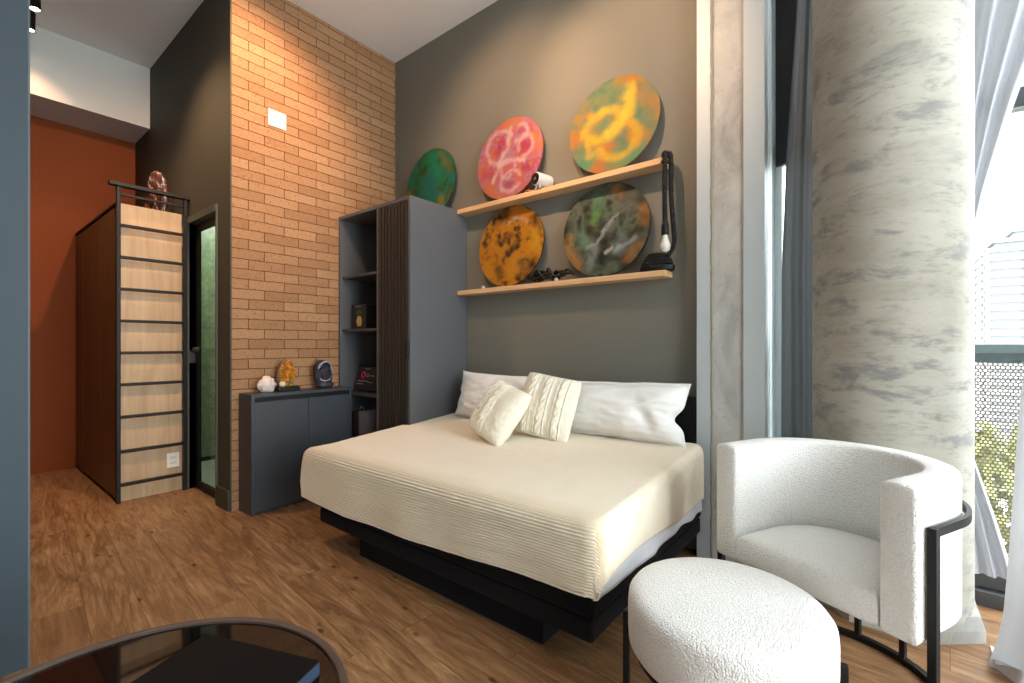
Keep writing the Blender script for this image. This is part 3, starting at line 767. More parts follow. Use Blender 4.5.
# black rope pendant with bare bulb
rp = thing('pendant_light', 'black rope pendant with white bulb hung over the upper shelf end', 'lamp', (-.97, 2.67, 1.64))
m_rope = M('black_rope', srgb(13, 13, 13), .8, .3, 120, .4, 200)
def rope(bm, pts, r):
    P = [Vector(p) for p in pts]; L = [0]
    for a, b in zip(P, P[1:]): L.append(L[-1]+(b-a).length)
    n = max(8, int(L[-1]/.006)); Q = []
    for i in range(n+1):
        s = L[-1]*i/n; j = 0
        while j < len(L)-2 and L[j+1] < s: j += 1
        f0 = (s-L[j])/max(1e-9, L[j+1]-L[j]); Q.append((P[j].lerp(P[j+1], f0), s))
    for st in range(2):
        pp = []
        for i, (c, s) in enumerate(Q):
            d = (Q[min(n, i+1)][0]-Q[max(0, i-1)][0]).normalized(); u = d.orthogonal().normalized() if abs(d.z) < .9 else Vector((1, 0, 0)); w_ = d.cross(u)
            q = s/.034*2*PI+st*PI
            pp.append(c+(u*math.cos(q)+w_*math.sin(q))*r*.55)
        tube(bm, pp, r*.62, 6)
def bez(p, n=8):
    out = []
    for i in range(len(p)-1):
        p0 = Vector(p[max(0, i-1)]); p1 = Vector(p[i]); p2 = Vector(p[i+1]); p3 = Vector(p[min(len(p)-1, i+2)])
        for k in range(n):
            tt = k/n; out.append(.5*((2*p1)+(p2-p0)*tt+(2*p0-5*p1+4*p2-p3)*tt*tt+(3*p1-p0-3*p2+p3)*tt**3))
    out.append(Vector(p[-1])); return out
bm = bmesh.new()
rope(bm, bez([(-1.00, 2.70, 2.315), (-.985, 2.67, 2.325), (-.972, 2.652, 2.29), (-.972, 2.64, 2.2), (-.972, 2.64, 2.05), (-.970, 2.64, 1.91)]), .014)
rope(bm, bez([(-1.01, 2.72, 2.318), (-.97, 2.70, 2.33), (-.95, 2.68, 2.28), (-.945, 2.67, 2.1), (-.935, 2.665, 1.95), (-.928, 2.665, 1.86), (-.935, 2.68, 1.78), (-.985, 2.70, 1.715), (-1.02, 2.71, 1.70)]), .014)
rope(bm, bez([(-.995, 2.65, 2.27), (-.96, 2.645, 2.262), (-.94, 2.69, 2.25)]), .009)
obj('cord', bm, m_rope, rp, smooth=True)
bm = bmesh.new(); lathe(bm, [(0, .0), (.012, 0), (.017, -.012), (.021, -.02), (.021, -.075), (.018, -.08), (0, -.08)], (-.970, 2.64, 1.915), 24)
autosmooth(obj('socket', bm, m_black, rp))
bm = bmesh.new(); lathe(bm, [(.0150, 0), (.0155, -.016), (.019, -.03), (.028, -.053), (.0305, -.07), (.0275, -.087), (.017, -.100), (0, -.105)], (-.970, 2.64, 1.84), 28)
obj('bulb', bm, M('opal_bulb', srgb(212, 209, 203), .3, .02), rp, smooth=True)
bm = bmesh.new(); lathe(bm, [(0, 0), (.055, 0), (.06, .006), (.06, .03), (.055, .036), (0, .036)], (-1.0, 2.715, 1.641), 40)
for v_ in bm.verts: v_.co.x = -1.045+(v_.co.x+1.0)*1.75
autosmooth(obj('canopy', bm, m_black, rp))
bm = bmesh.new()
for k, (rx_, dz) in enumerate(((.085, .0), (.077, .016), (.064, .033), (.045, .047))):
    pts = bez([(-1.045+rx_*math.cos(q), 2.712+.045*math.sin(q), 1.689+dz) for q in (2*PI*i/16 for i in range(17))], 3)
    rope(bm, pts, .011)
obj('coiled_cord', bm, m_rope, rp, smooth=True)

# ------------------------------------------------------------------ bed
bd = thing('bed', 'black upholstered platform bed with low headboard', 'bed', (-1.72, 2.1, 0))
BX0, BX1, BY0, BY1 = -2.63, -.792, 1.445, 2.77
obj('platform', B(BX0, BX1, BY0, BY1, .14, .225, bev=.012), m_blackfab, bd)
obj('upper_band', B(BX0-.004, BX1+.004, BY0-.004, BY1, .228, .312, bev=.014), m_blackfab, bd)
obj('plinth', B(-2.32, -1.05, 1.515, 2.70, .001, .139, bev=.004), m_blackfab, bd)
obj('headboard', B(-2.685, -.816, 2.70, 2.772, .315, .90, bev=.015), m_blackfab, bd)
bm = B(-2.66, -.80, 1.44, 2.69, .314, .535, bev=.05, seg=4)
for v_ in bm.verts:
    if v_.co.z > .43: v_.co.z += .075*max(0, v_.co.y-1.45)
o = obj('mattress', bm, m_sheet, bd, smooth=True)

# white sheet hanging over the right side
ny, nz_ = 90, 16
P = np.zeros((ny, nz_, 3))
for i in range(ny):
    y = 1.45+(2.66-1.45)*i/(ny-1)
    zb = .298-.010*(y-1.45)+.006*math.sin(y*9)+.003*math.sin(y*27+1)
    for j in range(nz_):
        f0 = j/(nz_-1); z = .535+(zb-.535)*f0
        x = -.775+.005*f0*math.sin(y*23+1.5*f0)+.006*f0+.006*mnoise.noise((y*8, f0*3, 2))
        yy = y - (.0 if i > 3 else 0)
        P[i, j] = (x, yy, z)
bm = grid_bm(P)
o = obj('bed_sheet', bm, m_sheet, smooth=True); m_ = o.modifiers.new('t', 'SOLIDIFY'); m_.thickness = .003; m_.offset = 1
tag(o, 'white sheet hanging below the blanket on the right bed side', 'sheet')

# ribbed cream blanket
ZT = .562
X0, X1, Y0 = -2.77, -.760, 1.415
YB1 = 2.64
rad = .045
def bend(d, r):
    """overhang length -> (outward, down) around a rounded edge; d measured from the start of the rounding"""
    if d <= 0: return d, 0.
    if d < r*PI/2: a = d/r; return r*math.sin(a), r*(1-math.cos(a))
    return r, r+(d-r*PI/2)
pitch = .0150
FL, RL, LL = .315, .195, .17     # hanging lengths (front, right, left)
def arr(a0, a1, n): return np.linspace(a0, a1, n)
bs = arr(-FL-.04, (YB1-Y0-rad), int((FL+.04+YB1-Y0-rad)/(pitch/10)))
xa = np.concatenate([arr(-LL-.04, 0, 16)[:-1], arr(0, (X1-X0)-2*rad, 90), arr((X1-X0)-2*rad, (X1-X0)-2*rad+RL+.05, 30)[1:]])
W = X1-X0-2*rad
P = np.zeros((len(xa), len(bs), 3))
for j, b in enumerate(bs):
    yin = Y0+rad+b
    for i, a in enumerate(xa):
        db = max(0, -b); da = max(0, -a, a-W); left = a < 0
        sgn = -1 if a < 0 else 1
        # hanging lengths vary along the hem
        if left:
            lim = LL
            k_ = min(1, max(0, (2.14-(yin))/.10)); da_e = da*k_
            if k_ < 1 and da > 0: da_e = da*k_
        else:
            yy = min(max(yin, Y0), YB1); lim = .557+.075*(yy-1.45)-.392+.008*math.sin(yy*6); da_e = da*lim/RL
        ta = min(1, max(0, a/W)); limf = .272+.03*math.sin(PI*min(1, ta*1.3))-.045*ta+.005*math.sin(a*5+.6)
        db_e = db*limf/FL
        if da_e > 0 and db_e > 0:
            d = (da_e**7+db_e**7)**(1/7)
            o_, dn = bend(d, rad)
            ang = math.atan2(db_e, da_e)
            ox, oy = o_*math.cos(ang), o_*math.sin(ang)
            # corner fold pushes outward
            q = min(da_e, db_e)/max(da_e, db_e); ox += .02*q*min(1, dn/.2); oy += .015*q*min(1, dn/.2)
        else:
            ox, dx_ = bend(da_e, rad); oy, dy_ = bend(db_e, rad); dn = max(dx_, dy_)
        xx = (X0+rad+min(max(a, 0), W))+sgn*(ox if da_e > 0 else 0)
        if da > 0 and da_e == 0: xx = X0+rad+sgn*min(da, .03)+sgn*0
        yy = Y0+rad+max(b, 0)-(oy if db_e > 0 else 0)
        hang = min(1, dn/.12)
        # soft waves of the hanging cloth
        if db_e > 0: yy += -.009*hang*(.6+.4*math.sin(a*7.3)+.5*math.sin(a*13+2))*min(1, dn/.2)
        if da_e > 0: xx += sgn*.010*hang*(.6+.4*math.sin(yin*9+1))
        if yy > 2.13: xx = max(xx, -2.765+(2.765-2.684)*min(1, (yy-2.13)/.04))
        z = ZT+.075*max(0, min(yy, YB1)-1.45)-dn+.006*(mnoise.noise((xx*2.2, yy*2.2, 1))+.4*mnoise.noise((xx*7, yy*7, 4)))*(1 if dn == 0 else .3)
        P[i, j] = (xx, yy, z)
du = np.gradient(P, axis=0); dv = np.gradient(P, axis=1)
N = np.cross(du, dv); N /= (np.linalg.norm(N, axis=2, keepdims=True)+1e-12)
if N[len(xa)//2, -5, 2] < 0: N = -N
rib = (.5-.5*np.cos(2*PI*bs/pitch))**.8
amp = np.where(bs < .0, .0115, np.where(bs < .12, .0115-(bs/.12)*.0093, .0022))
nzv = np.array([[mnoise.noise((x_*24, b_*24, 7.7)) for b_ in bs] for x_ in xa])
disp = rib[None, :]*amp[None, :]*(1+.12*nzv)+.0010*nzv
P = P+N*disp[:, :, None]
bm = grid_bm(P)
o = obj('blanket', bm, m_blanket, smooth=True)
m_ = o.modifiers.new('t', 'SOLIDIFY'); m_.thickness = .010; m_.offset = -1
tag(o, 'cream ribbed plush blanket spread over the bed', 'blanket')

# pillows
def pillow_bm(w_, h_, T, n=72, sag=.06, wr=.010, seed=0, ear=.05, flange=0., fn=None, pinch=0, rnd_=0):
    """local: x width, z height, y thickness; bottom edge at z=0"""
    sides = []
    for s in (-1, 1):
        Q = np.zeros((n, n, 3))
        for i in range(n):
            for j in range(n):
                a = -1+2*i/(n-1); b = -1+2*j/(n-1)
                fa = 1-flange*2/w_; fb = 1-flange*2/h_
                aa = min(1, abs(a)/fa); bb = min(1, abs(b)/fb)
                pr_ = (1-aa**2.6)*(1-bb**2.6)
                th_ = T*max(0, pr_)**.5
                # edges pull in between the corners
                x = a*w_/2*(1-sag*(1-a*a*0)*(1-b*b)*abs(a)**3*.9+ear*0)
                cr = 1-rnd_*abs(a*b)**5
                x *= cr
                x *= 1-pinch*math.exp(-((b+.12)/.24)**2)*(max(0, a if seed != 1 else -a))**5
                z = b*h_/2*(1-sag*(1-a*a)*abs(b)**3*.9)
                z *= cr
                if rnd_ == 0: z += .010*mnoise.noise((a*2.4+seed*3, b*1.5, 0))
                ww = wr*(mnoise.noise((a*2.2+seed, b*2.6, s*3+seed))+.5*mnoise.noise((a*6+seed, b*6, s*5)))*min(1, th_/(.3*T+1e-9))
                ex = fn(a, b, s) if fn else 0
                e = min(1, (1-max(abs(a), abs(b)))*8)
                Q[i, j] = (x, s*(th_+ww*.8+ex*e+.0015), h_/2+z)
        sides.append(Q)
    bm = bmesh.new()
    Vs = []
    for s, Q in zip((-1, 1), sides):
        V = [[bm.verts.new(Q[i, j]) for j in range(n)] for i in range(n)]
        for i in range(n-1):
            for j in range(n-1):
                f0 = (V[i][j], V[i+1][j], V[i+1][j+1], V[i][j+1]); bm.faces.new(f0 if s < 0 else f0[::-1])
        Vs.append(V)
    a, b = Vs
    loop = [(i, 0) for i in range(n)]+[(n-1, j) for j in range(1, n)]+[(i, n-1) for i in range(n-2, -1, -1)]+[(0, j) for j in range(n-2, 0, -1)]
    for (i, j), (i2, j2) in zip(loop, loop[1:]+loop[:1]):
        bm.faces.new((a[i][j], b[i][j], b[i2][j2], a[i2][j2]))
    return bm
def put(o, loc, rx_=0, ry_=0, rz_=0):
    o.matrix_world = Matrix.Translation(loc) @ Matrix.Rotation(rz_, 4, 'Z') @ Matrix.Rotation(rx_, 4, 'X') @ Matrix.Rotation(ry_, 4, 'Y')
R_ = math.radians
o = obj('pillow', pillow_bm(.89, .36, .105, 84, .07, .022, 1, flange=.010, pinch=.05), m_linen, smooth=True)
put(o, (-2.155, 2.535, .640), R_(-15), R_(1.0), R_(0)); tag(o, 'long white pillow next to the wardrobe', 'pillow', 'long white pillows along the wall')
def fold(a, b, s):
    # a slumped crease on the free end
    return -.03*math.exp(-((a-.45+.25*b)/.10)**2)*math.exp(-((b+.25)/.45)**2) + .02*math.exp(-((a-.7)/.2)**2)*math.exp(-((b+.5)/.35)**2)
o = obj('pillow', pillow_bm(.90, .355, .105, 96, .07, .020, 5, flange=.016, fn=fold, pinch=.12), m_linen, smooth=True)
put(o, (-1.265, 2.535, .636), R_(-14), R_(0), R_(0)); tag(o, 'long white pillow with a slumped corner beside the grey pier', 'pillow', 'long white pillows along the wall')
def cable(n_cables):
    def fn(a, b, s):
        if s > 0: return 0
        e = 0.
        for c0 in n_cables:
            for k in (0, 1):
                c1 = c0+.055*math.sin(b*11+k*PI)
                d = abs(a-c1)/.075
                if d < 1: e = max(e, .014*math.sqrt(1-d*d)*(.75+.25*math.cos(b*11+k*PI+.6)))
            for q in (-.17, .17):
                d = abs(a-c0-q)/.03
                if d < 1: e = max(e, .006*math.sqrt(1-d*d))
        return e+.0012*math.sin(a*90)
    return fn
o = obj('knit_cushion', pillow_bm(.35, .38, .08, 120, .04, .008, 9, fn=cable((-.66, -.14)), rnd_=.07), m_knit, smooth=True)
put(o, (-1.90, 2.09, .630), R_(-32), R_(16), R_(-6)); tag(o, 'small cream cable-knit cushion in front, tilted on its corner', 'cushion', 'cream cable-knit cushions')
o = obj('knit_cushion', pillow_bm(.39, .40, .07, 120, .04, .008, 14, fn=cable((-.55, .0, .55)), rnd_=.06), m_knit, smooth=True)
put(o, (-1.63, 2.31, .628), R_(-16), R_(8), R_(6)); tag(o, 'cream cable-knit cushion upright between the two white pillows', 'cushion', 'cream cable-knit cushions')

# ------------------------------------------------------------------ armchair
ax = math.atan2(-.43, .90)    # local -Y faces the room; rotate so that local x runs along the front line
AC = (-.131, 2.035, 0)
ac = thing('armchair', 'round-backed white boucle armchair with black metal frame', 'armchair', AC, math.atan2(-.43, .90))
RO, RI, KF = .335, .243, -.20
def uline(r, n=40, yf=KF):
    p = [(-r, yf+(0-yf)*i/8) for i in range(8)]
    p += [(r*math.cos(q), r*math.sin(q)) for q in (PI-PI*i/n for i in range(n+1))]
    p += [(r, yf*i/8) for i in range(1, 9)]
    return p
po = uline(RO); pi_ = uline(RI)
bm = bmesh.new()
zb, zt = .355, .80
rows = []
rb = .013
for (xo, yo), (xi, yi) in zip(po, pi_):
    def lp(f0): return (xo+(xi-xo)*f0, yo+(yi-yo)*f0)
    sec = []
    tw = RO-RI; e = rb/tw
    for f0, z in ((0, zb+rb), (0, (zb+zt)/2), (0, zt-rb), (e*.3, zt-rb*.3), (e, zt), (.5, zt+.004), (1-e, zt), (1-e*.3, zt-rb*.3), (1, zt-rb), (1, (zb+zt)/2), (1, zb+rb), (1-e*.3, zb+rb*.3), (1-e, zb), (e, zb), (e*.3, zb+rb*.3)):
        x, y = lp(f0); sec.append(bm.verts.new((x, y, z)))
    rows.append(sec)
ns_ = len(rows[0])
for A, D in zip(rows, rows[1:]):
    for k in range(ns_): bm.faces.new((A[k], A[(k+1) % ns_], D[(k+1) % ns_], D[k]))
# rounded front ends
for end, dirn in ((rows[0], -1), (rows[-1], -1)):
    cx_ = sum(v.co.x for v in end)/ns_; cz_ = sum(v.co.z for v in end)/ns_
    prev = end
    for f0, dy in ((.95, -.006), (.88, -.009)):
        ring = []
        for v in end:
            dx = v.co.x-cx_; dz = v.co.z-cz_
            ring.append(bm.verts.new((cx_+dx-math.copysign(min(abs(dx), (1-f0)*.09), dx), v.co.y+dy, cz_+dz-math.copysign(min(abs(dz), (1-f0)*.09), dz))))
        for k in range(ns_): bm.faces.new((prev[k], prev[(k+1) % ns_], ring[(k+1) % ns_], ring[k]))
        prev = ring
    bm.faces.new(prev)
autosmooth(obj('back_shell', bm, m_boucle, ac), 50)
# seat pad
def outline(r, yf): 
    return [(-r, yf+(0-yf)*i/10) for i in range(10)]+[(r*math.cos(q), r*math.sin(q)) for q in (PI-PI*i/32 for i in range(33))]+[(r, yf*i/10) for i in range(1, 11)]+[(r-2*r*i/24, yf) for i in range(1, 24)]
bm = bmesh.new(); rings = []
seatp = [(.90, .352, 0), (.985, .36, .0), (1., .38, .0), (1., .425, 0), (.985, .447, 0), (.93, .461, 0), (.8, .466, 0), (.55, .472, 0), (.25, .475, 0)]
base = outline(RI-.003, KF-.008)
for f0, z, _ in seatp:
    L = []
    for x, y in base:
        sx_ = f0; sy = f0
        L.append(bm.verts.new((x*sx_, -.02+(y+.02)*sy, z)))
    rings.append(L)
for A, D in zip(rings, rings[1:]):
    n = len(A)
    for k in range(n): bm.faces.new((A[k], A[(k+1) % n], D[(k+1) % n], D[k]))
bm.faces.new(rings[0][::-1]); bm.faces.new(rings[-1])
autosmooth(obj('seat', bm, m_boucle, ac), 60)
# metal frame: belt, two front legs, floor ring and short posts
bm = bmesh.new()
def flatbar(bm, pts, w_, h_):
    """bar of rectangular section following pts (plan), w_ outward, h_ upright"""
    n = len(pts); R0 = []
    for i, (x, y, z) in enumerate(pts):
        a = Vector(pts[max(0, i-1)]); b = Vector(pts[min(n-1, i+1)]); d = (b-a); d.z = 0; d.normalize()
        nx, ny_ = d.y, -d.x
        R0.append([bm.verts.new((x+nx*s*w_/2, y+ny_*s*w_/2, z+q*h_/2)) for s, q in ((-1, -1), (1, -1), (1, 1), (-1, 1))])
    for A, D in zip(R0, R0[1:]):
        for k in range(4): bm.faces.new((A[k], A[(k+1) % 4], D[(k+1) % 4], D[k]))
    bm.faces.new(R0[0][::-1]); bm.faces.new(R0[-1])
RB = RO+.016
LY = KF+.045
belt = [(x, y, .675) for x, y in uline(RB, 48, LY)]
flatbar(bm, belt, .012, .026)
obj('belt', bm, m_black, ac)
for sx_ in (-1, 1):
    obj('leg', B(sx_*RB-.011, sx_*RB+.011, LY-.012, LY+.012, .0, .688, bev=.002), m_black, ac)
bm = bmesh.new()
RF = RO-.02
pts = [(-RB, LY+.014, .013)]+[(x, y, .013) for x, y in uline(RF, 40, LY+.06)]+[(RB, LY+.014, .013)]
flatbar(bm, pts, .022, .022)
obj('floor_ring', bm, m_black, ac)
for q in (76, 104, 135, 160):
    x, y = RF*math.cos(R_(q)), RF*math.sin(R_(q))
    obj('post', B(x-.009, x+.009, y-.009, y+.009, .024, .353), m_black, ac)

# ------------------------------------------------------------------ footstool
sd = 1.578; aa_ = R_(24.8)
sr, sw = sd*math.sin(aa_), sd*math.cos(aa_)
SX, SYY = sr*.782-sw*.623, sr*.623+sw*.782
st = thing('footstool', 'round white boucle footstool on thin black legs', 'stool', (SX, SYY, 0), math.atan2(-.43, .90))
bm = bmesh.new(); rs = .292
lathe(bm, [(0, .235), (.2, .235), (rs-.04, .237), (rs-.012, .246), (rs-.002, .262), (rs, .30), (rs, .37), (rs-.003, .398), (rs-.014, .413), (rs-.04, .421), (rs-.1, .424), (.1, .427), (0, .428)], (0, 0, 0), 96)
obj('cushion', bm, m_boucle, st, smooth=True)
for q in (38, 142, 218, 322):
    x, y = (rs+.012)*math.cos(R_(q)), (rs+.012)*math.sin(R_(q))
    obj('leg', B(x-.0105, x+.0105, y-.0105, y+.0105, 0, .30, bev=.003, rot=Matrix.Rotation(R_(q), 3, 'Z')), m_black, st)
bm = bmesh.new(); tube(bm, [((rs-.03)*math.cos(2*PI*i/48), (rs-.03)*math.sin(2*PI*i/48), .225) for i in range(48)], .010, 8, True)
for q in (38, 142, 218, 322):
    c0, s0 = math.cos(R_(q)), math.sin(R_(q)); tube(bm, [((rs-.03)*c0, (rs-.03)*s0, .225), ((rs+.006)*c0, (rs+.006)*s0, .225)], .008, 8)
obj('under_ring', bm, m_black, st)

# ------------------------------------------------------------------ coffee table with a book
TX, TY, TR = -1.186, .2, .462
tb = thing('coffee_table', 'round smoked-glass coffee table with brown rim', 'table', (TX, TY, 0))
bm = bmesh.new(); lathe(bm, [(TR-.020, .36), (TR-.020, .3995), (TR-.018, .401), (TR-.003, .401), (TR, .398), (TR, .36), (TR-.020, .36)], (TX, TY, 0), 128)
autosmooth(obj('rim', bm, M('brown_metal_rim', srgb(86, 70, 62), .45, .06), tb))
t = NT('smoked_glass'); m_smoke = t.bsdf(t.ramp(t.noise(t.coord(), 2), [(.3, srgb(22, 17, 15)), (.7, srgb(26, 20, 17))]), .04, spec=.5)
bm = bmesh.new(); lathe(bm, [(0, .384), (TR-.021, .384), (TR-.021, .394), (0, .394)], (TX, TY, 0), 128)
autosmooth(obj('glass_top', bm, m_smoke, tb))
bm = bmesh.new(); lathe(bm, [(0, .30), (TR-.032, .30), (TR-.032, .312), (0, .312)], (TX, TY, 0), 96)
autosmooth(obj('tray', bm, m_black, tb))
for q in (45, 135, 225, 315):
    x, y = TX+(TR-.05)*math.cos(R_(q)), TY+(TR-.05)*math.sin(R_(q))
    obj('leg', B(x-.015, x+.015, y-.015, y+.015, 0, .30, bev=.003), m_black, tb)
bk = thing('book', 'large black hardcover book lying on the smoked-glass table', 'book', (-1.2, .4, .395), None)
bang = math.atan2(.106, .267)
rz = Matrix.Rotation(bang, 3, 'Z'); pv = (-1.063, .585, .4)
def bkbox(x0, x1, y0, y1, z0, z1, bev=0): return B(pv[0]+x0, pv[0]+x1, pv[1]+y0, pv[1]+y1, z0, z1, bev=bev, rot=rz, piv=pv)
m_cover = M('black_cover', srgb(11, 11, 11), .6, .1, spec=.2)
obj('cover', bkbox(-.36, 0, -.26, 0, 0.4300, 0.4340, .001), m_cover, bk)
obj('back_cover', bkbox(-.36, 0, -.26, 0, 0.3955, 0.3990, .001), m_cover, bk)
obj('pages', bkbox(-.35, -.0005, -.255, -.0005, 0.3995, 0.4295), M('blue_page_edge', srgb(34, 52, 76), .7, .8, 2, stretch=(1, 1, 90)), bk)

# ------------------------------------------------------------------ curtains
def curtain(name, label, x0f, x1f, yf, z0, z1, nf, amp, mat, nz=60, nx=120, ph=0, group=None):
    P = np.zeros((nx, nz, 3))
    for j in range(nz):
        f0 = j/(nz-1); z = z0+(z1-z0)*f0
        a, b = x0f(z), x1f(z)
        for i in range(nx):
            s = i/(nx-1); q = s*nf*2*PI+ph
            am = amp*(.35+.65*min(1, (b-a)/.5))
            P[i, j] = (a+(b-a)*s, yf(z, s)+am*math.sin(q)+.3*am*math.sin(2.3*q+z*1.1), z)
    o = obj(name, grid_bm(P), mat, smooth=True, fix=False)
    tag(o, label, 'curtain', group); return o
def lerp_tab(tab):
    zs = [p[0] for p in tab]; xs_ = [p[1] for p in tab]
    def f0(z):
        # smooth piecewise
        return float(np.interp(z, zs, xs_))
    return f0
cg = 'curtains along the glass wall'
curtain('curtain', 'dark grey curtain bunched left of the round column',
        lerp_tab([(0, -.425), (1.6, -.42), (2.2, -.40), (3.0, -.35), (3.9, -.32)]), lerp_tab([(0, -.215), (3.9, -.215)]), lambda z, s: 2.90, .01, H-.01, 2.2, .020, m_greycurtain, ph=1.2)
# left sheer: gathered behind the column, then flaring at the hem
curtain('curtain', 'white curtain gathered behind the round column and flaring at its hem',
        lerp_tab([(.16, .245), (.7, .235), (1.2, .235), (1.75, .235), (2.4, .235), (3.9, .235)]),
        lerp_tab([(.16, .47), (.4, .415), (.7, .335), (1.2, .285), (1.6, .32), (1.9, .375), (2.3, .475), (2.77, .62), (3.3, .85), (3.9, 1.1)]),
        lambda z, s: 2.965, .16, H-.01, 4, .026, m_sheer, ph=.4)
near_curtain = curtain('curtain', 'white curtain at the right edge nearest the armchair',
        lerp_tab([(0, .315), (.12, .335), (.44, .355), (1.04, .385), (1.6, .47), (2.3, .70), (3.9, 1.25)]),
        lerp_tab([(0, 1.7), (3.9, 1.9)]), lambda z, s: 2.34+.10*max(0, .25-z)*4*(1-s)**6, .006, H-.01, 9, .03, m_curtain, nx=220, ph=2.0)
# trailing hem corner on the floor
P = np.zeros((14, 10, 3))
for i in range(14):
    for j in range(10):
        a, b = i/13, j/9
        P[i, j] = (.325+.22*a*(1)+.02*b, 2.36+.26*b*(1-.35*a), .004+.05*(1-b)**2+.008*(1+math.sin(a*9+b*4)))
obj('hem', grid_bm(P), m_curtain, near_curtain, smooth=True, fix=False)

# ------------------------------------------------------------------ track lights
m_lens = emis('spot_lens', (1, .86, .66), 14)
def track_light(loc, aim, label, energy, ang, col=(1, .61, .36), blend=.8, rad_=.04):
    loc = Vector(loc); aim = Vector(aim); d = (aim-loc).normalized()
    th = thing('track_light', label, 'spotlight', (loc.x, loc.y, H), None, 'black ceiling track spotlights')
    mrot = (-d).to_track_quat('Z', 'Y').to_matrix()
    bm = bmesh.new(); lathe(bm, [(.0, .15), (.03, .15), (.036, .143), (.036, 0), (.031, 0), (.031, .012), (0, .012)], loc, 28, mrot)
    autosmooth(obj('head', bm, m_black, th))
    bm = bmesh.new(); lathe(bm, [(0, .010), (.0305, .010), (.0305, .006), (0, .006)], loc, 24, mrot)
    obj('lens', bm, m_lens, th)
    mid = loc-d*.09
    bm = bmesh.new(); tube(bm, [mid, (mid.x, mid.y, H-.02)], .008, 8); box(bm, mid.x-.05, mid.x+.05, mid.y-.018, mid.y+.018, H-.03, H-.001, bev=.003)
    obj('arm', bm, m_black, th)
    L = bpy.data.lights.new('spot', 'SPOT'); L.energy = energy; L.spot_size = R_(ang); L.spot_blend = blend; L.color = col; L.shadow_soft_size = rad_
    lo = bpy.data.objects.new('spot', L); C.objects.link(lo); lo.location = loc+d*.012
    lo.rotation_euler = d.to_track_quat('-Z', 'Y').to_euler(); 
track_light((-4.98, .475, 3.73), (-4.95, .60, 0), 'black track spotlight nearer the camera by the blue-grey wall edge', 10, 105)
track_light((-5.36, .48, 3.74), (-5.40, .40, 0), 'black track spotlight beside the white beam', 9, 115)
track_light((-4.02, .48, 3.74), (-4.02, 1.33, 1.4), 'black track spotlight in front of the dark olive wall', 42, 100)
track_light((-2.55, 1.25, 3.74), (-3.65, 1.40, 2.9), 'black track spotlight aimed at the brick wall', 70, 85)
track_light((-1.95, 1.25, 3.74), (-2.2, 2.77, 2.75), 'black track spotlight aimed at the pink painting', 44, 74)
track_light((-1.3, 1.25, 3.74), (-1.3, 2.77, 2.85), 'black track spotlight aimed at the yellow painting', 56, 64)
# ------------------------------------------------------------------ outside
struct('balcony_floor', B(-1.5, 4.5, 3.16, 3.9, -.2, -.02), m_conc)
rl = thing('balcony_railing', 'perforated metal balcony railing outside the window', 'railing', (1.5, 3.8, 0))
obj('handrail', B(-1.4, 4.4, 3.76, 3.82, 1.155, 1.205, bev=.004), M('green_grey_rail', srgb(76, 88, 87), .5), rl)
obj('under_rail', B(-1.4, 4.4, 3.775, 3.805, 1.10, 1.154), M('dark_rail', srgb(52, 62, 62), .5), rl)
t = NT('perforated_sheet'); tc = t.n('ShaderNodeTexCoord'); sp = t.n('ShaderNodeSeparateXYZ'); t.l(tc.outputs['Object'], sp.inputs[0])
def lattice(ox, oz, px_=.020, pz=.0376):
    a = t.math('SUBTRACT', t.math('FRACT', t.math('ADD', t.math('DIVIDE', sp.outputs[0], px_), ox+100)), .5)
    b = t.math('SUBTRACT', t.math('FRACT', t.math('ADD', t.math('DIVIDE', sp.outputs[2], pz), oz+100)), .5)
    a = t.math('MULTIPLY', a, px_); b = t.math('MULTIPLY', b, pz)
    return t.math('SQRT', t.math('ADD', t.math('MULTIPLY', a, a), t.math('MULTIPLY', b, b)))
dm = t.math('MINIMUM', lattice(0, 0), lattice(.5, .5))
hole = t.math('LESS_THAN', dm, .0078)
p = t.n('ShaderNodeBsdfPrincipled'); p.inputs['Base Color'].default_value = (*srgb(98, 82, 66), 1); p.inputs['Roughness'].default_value = .6
tr = t.n('ShaderNodeBsdfTransparent'); mx = t.n('ShaderNodeMixShader'); t.l(hole, mx.inputs[0]); t.l(p.outputs[0], mx.inputs[1]); t.l(tr.outputs[0], mx.inputs[2])
t.l(mx.outputs[0], t.out.inputs['Surface'])
obj('perforated_panel', B(-1.4, 4.4, 3.788, 3.791, -.02, 1.10), t.m, rl)
for x in (-1.0, 1.55, 3.4): obj('baluster', B(x-.02, x+.02, 3.775, 3.815, -.02, 1.10), bpy.data.materials['dark_rail'], rl)

# far tower
T = 230.
tw = thing('apartment_tower', 'pale high-rise with balconies far beyond the railing', 'building', (40, T, -40))
m_tw = M('tower_white', (.22, .22, .225), .9, .03); m_td = M('tower_window', (.118, .127, .142), .3, .25, .4, stretch=(1, 1, .01))
kx = T/60.
xa0, xa1 = 7.55*kx, 16*kx
bm = bmesh.new(); box(bm, xa0+.6, xa1, T+.8, T+59, -42, 33.6)
box(bm, xa0+3, xa1, T+3, T+20, 34.8, 37.5); box(bm, xa0+8, xa1, T+5, T+16, 37.5, 41)
obj('core', bm, m_td, tw)
bm = bmesh.new()
for k in range(26):
    z = -42+k*2.9
    box(bm, xa0, xa1, T, T+60, z, z+1.75)
box(bm, xa0, xa1, T, T+60, 33.5, 35.0); box(bm, xa0+2, xa1, T+2, T+20, 37, 37.8); box(bm, xa0+7, xa1, T+4, T+17, 40.6, 41.4)
for x in (xa0, xa0+9.5, xa0+11.5, xa0+17, xa0+24): box(bm, x, x+1.2, T+.1, T+2, -42, 35)
for y in (T+9, T+24, T+40, T+57): box(bm, xa0+.1, xa0+1.5, y, y+2, -42, 35)
obj('balcony_slabs', bm, m_tw, tw)
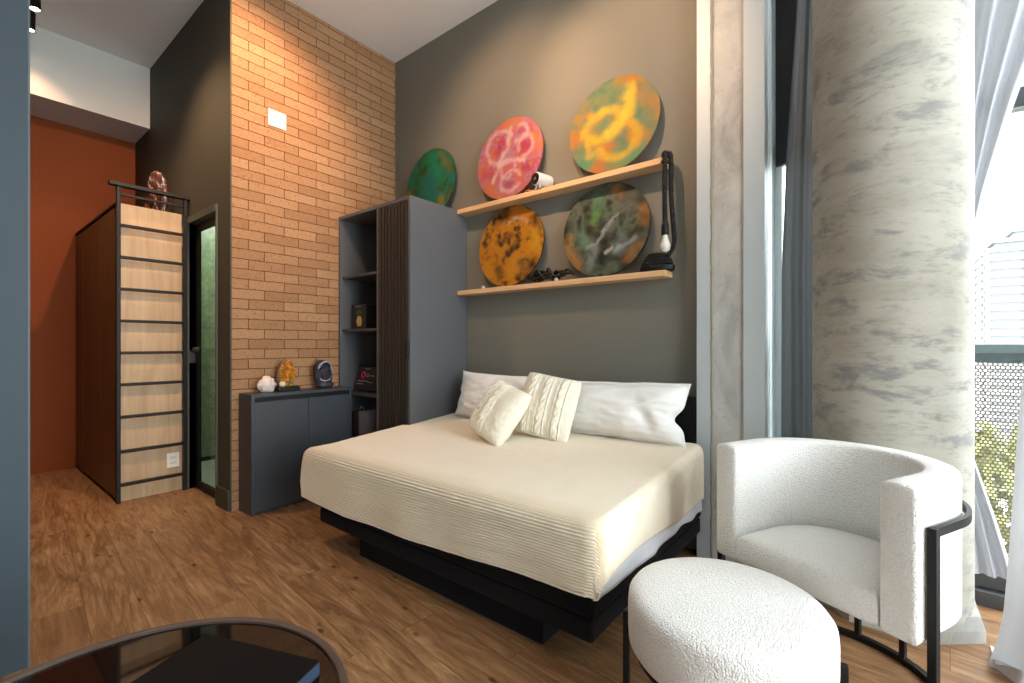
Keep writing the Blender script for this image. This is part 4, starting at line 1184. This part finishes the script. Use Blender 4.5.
struct('ground', B(-400, 600, 12, 700, -45, -44), M('hazy_ground', srgb(196, 198, 192), .9, .2, .05))
# trees below the railing
m_leaf = M('yellow_green_leaf', srgb(112, 114, 66), .8, .2, 3); m_bark = M('bark', srgb(96, 84, 66), .9)
def tree(x, y, z, h_, r_, label, seed):
    rn = random.Random(seed); th = thing('tree', label, 'tree', (x, y, z), None, 'street trees below the balcony')
    bm = bmesh.new(); tube(bm, [(x, y, z), (x+.1, y, z+h_*.4), (x-.05, y+.1, z+h_*.75)], [.16, .12, .06], 8); obj('trunk', bm, m_bark, th)
    bm = bmesh.new()
    for k in range(1500):
        d = Vector((rn.gauss(0, 1), rn.gauss(0, 1), rn.gauss(0, 1))).normalized()*r_*rn.uniform(.55, 1)
        c = Vector((x, y, z+h_-r_*.75))+Vector((d.x, d.y, d.z*.8)); s = rn.uniform(.10, .2)
        u = Vector((rn.gauss(0, 1), rn.gauss(0, 1), rn.gauss(0, 1))).normalized(); v_ = u.orthogonal().normalized()
        bm.faces.new([bm.verts.new(c+u*s), bm.verts.new(c+v_*s*.6), bm.verts.new(c-u*s), bm.verts.new(c-v_*s*.6)])
    obj('crown', bm, m_leaf, th, fix=False)
tree(1.3, 10.5, -44, 43.85, 1.6, 'yellow-green treetop showing through the railing, left of the two', 5)
tree(5.6, 15.5, -44, 43.4, 1.8, 'yellow-green treetop showing through the railing, right of the two', 6)

# ------------------------------------------------------------------ light
wd = bpy.data.worlds.new('world'); sc.world = wd; wd.use_nodes = True
bgn = wd.node_tree.nodes['Background']; bgn.inputs[0].default_value = (.90, .955, 1, 1); bgn.inputs[1].default_value = 3.25
def portal(loc, rot, sx_, sy):
    L = bpy.data.lights.new('sky_portal', 'AREA'); L.shape = 'RECTANGLE'; L.size = sx_; L.size_y = sy; L.cycles.is_portal = True
    o = bpy.data.objects.new('sky_portal', L); C.objects.link(o); o.location = loc; o.rotation_euler = rot
portal((1.36, 3.14, 1.95), (-PI/2, 0, 0), 3.7, 3.8)
portal((3.3, 1.3, 1.9), (0, PI/2, 0), 3.7, 3.4)
for o in list(C.objects):
    if '_loc' in o: del o['_loc']
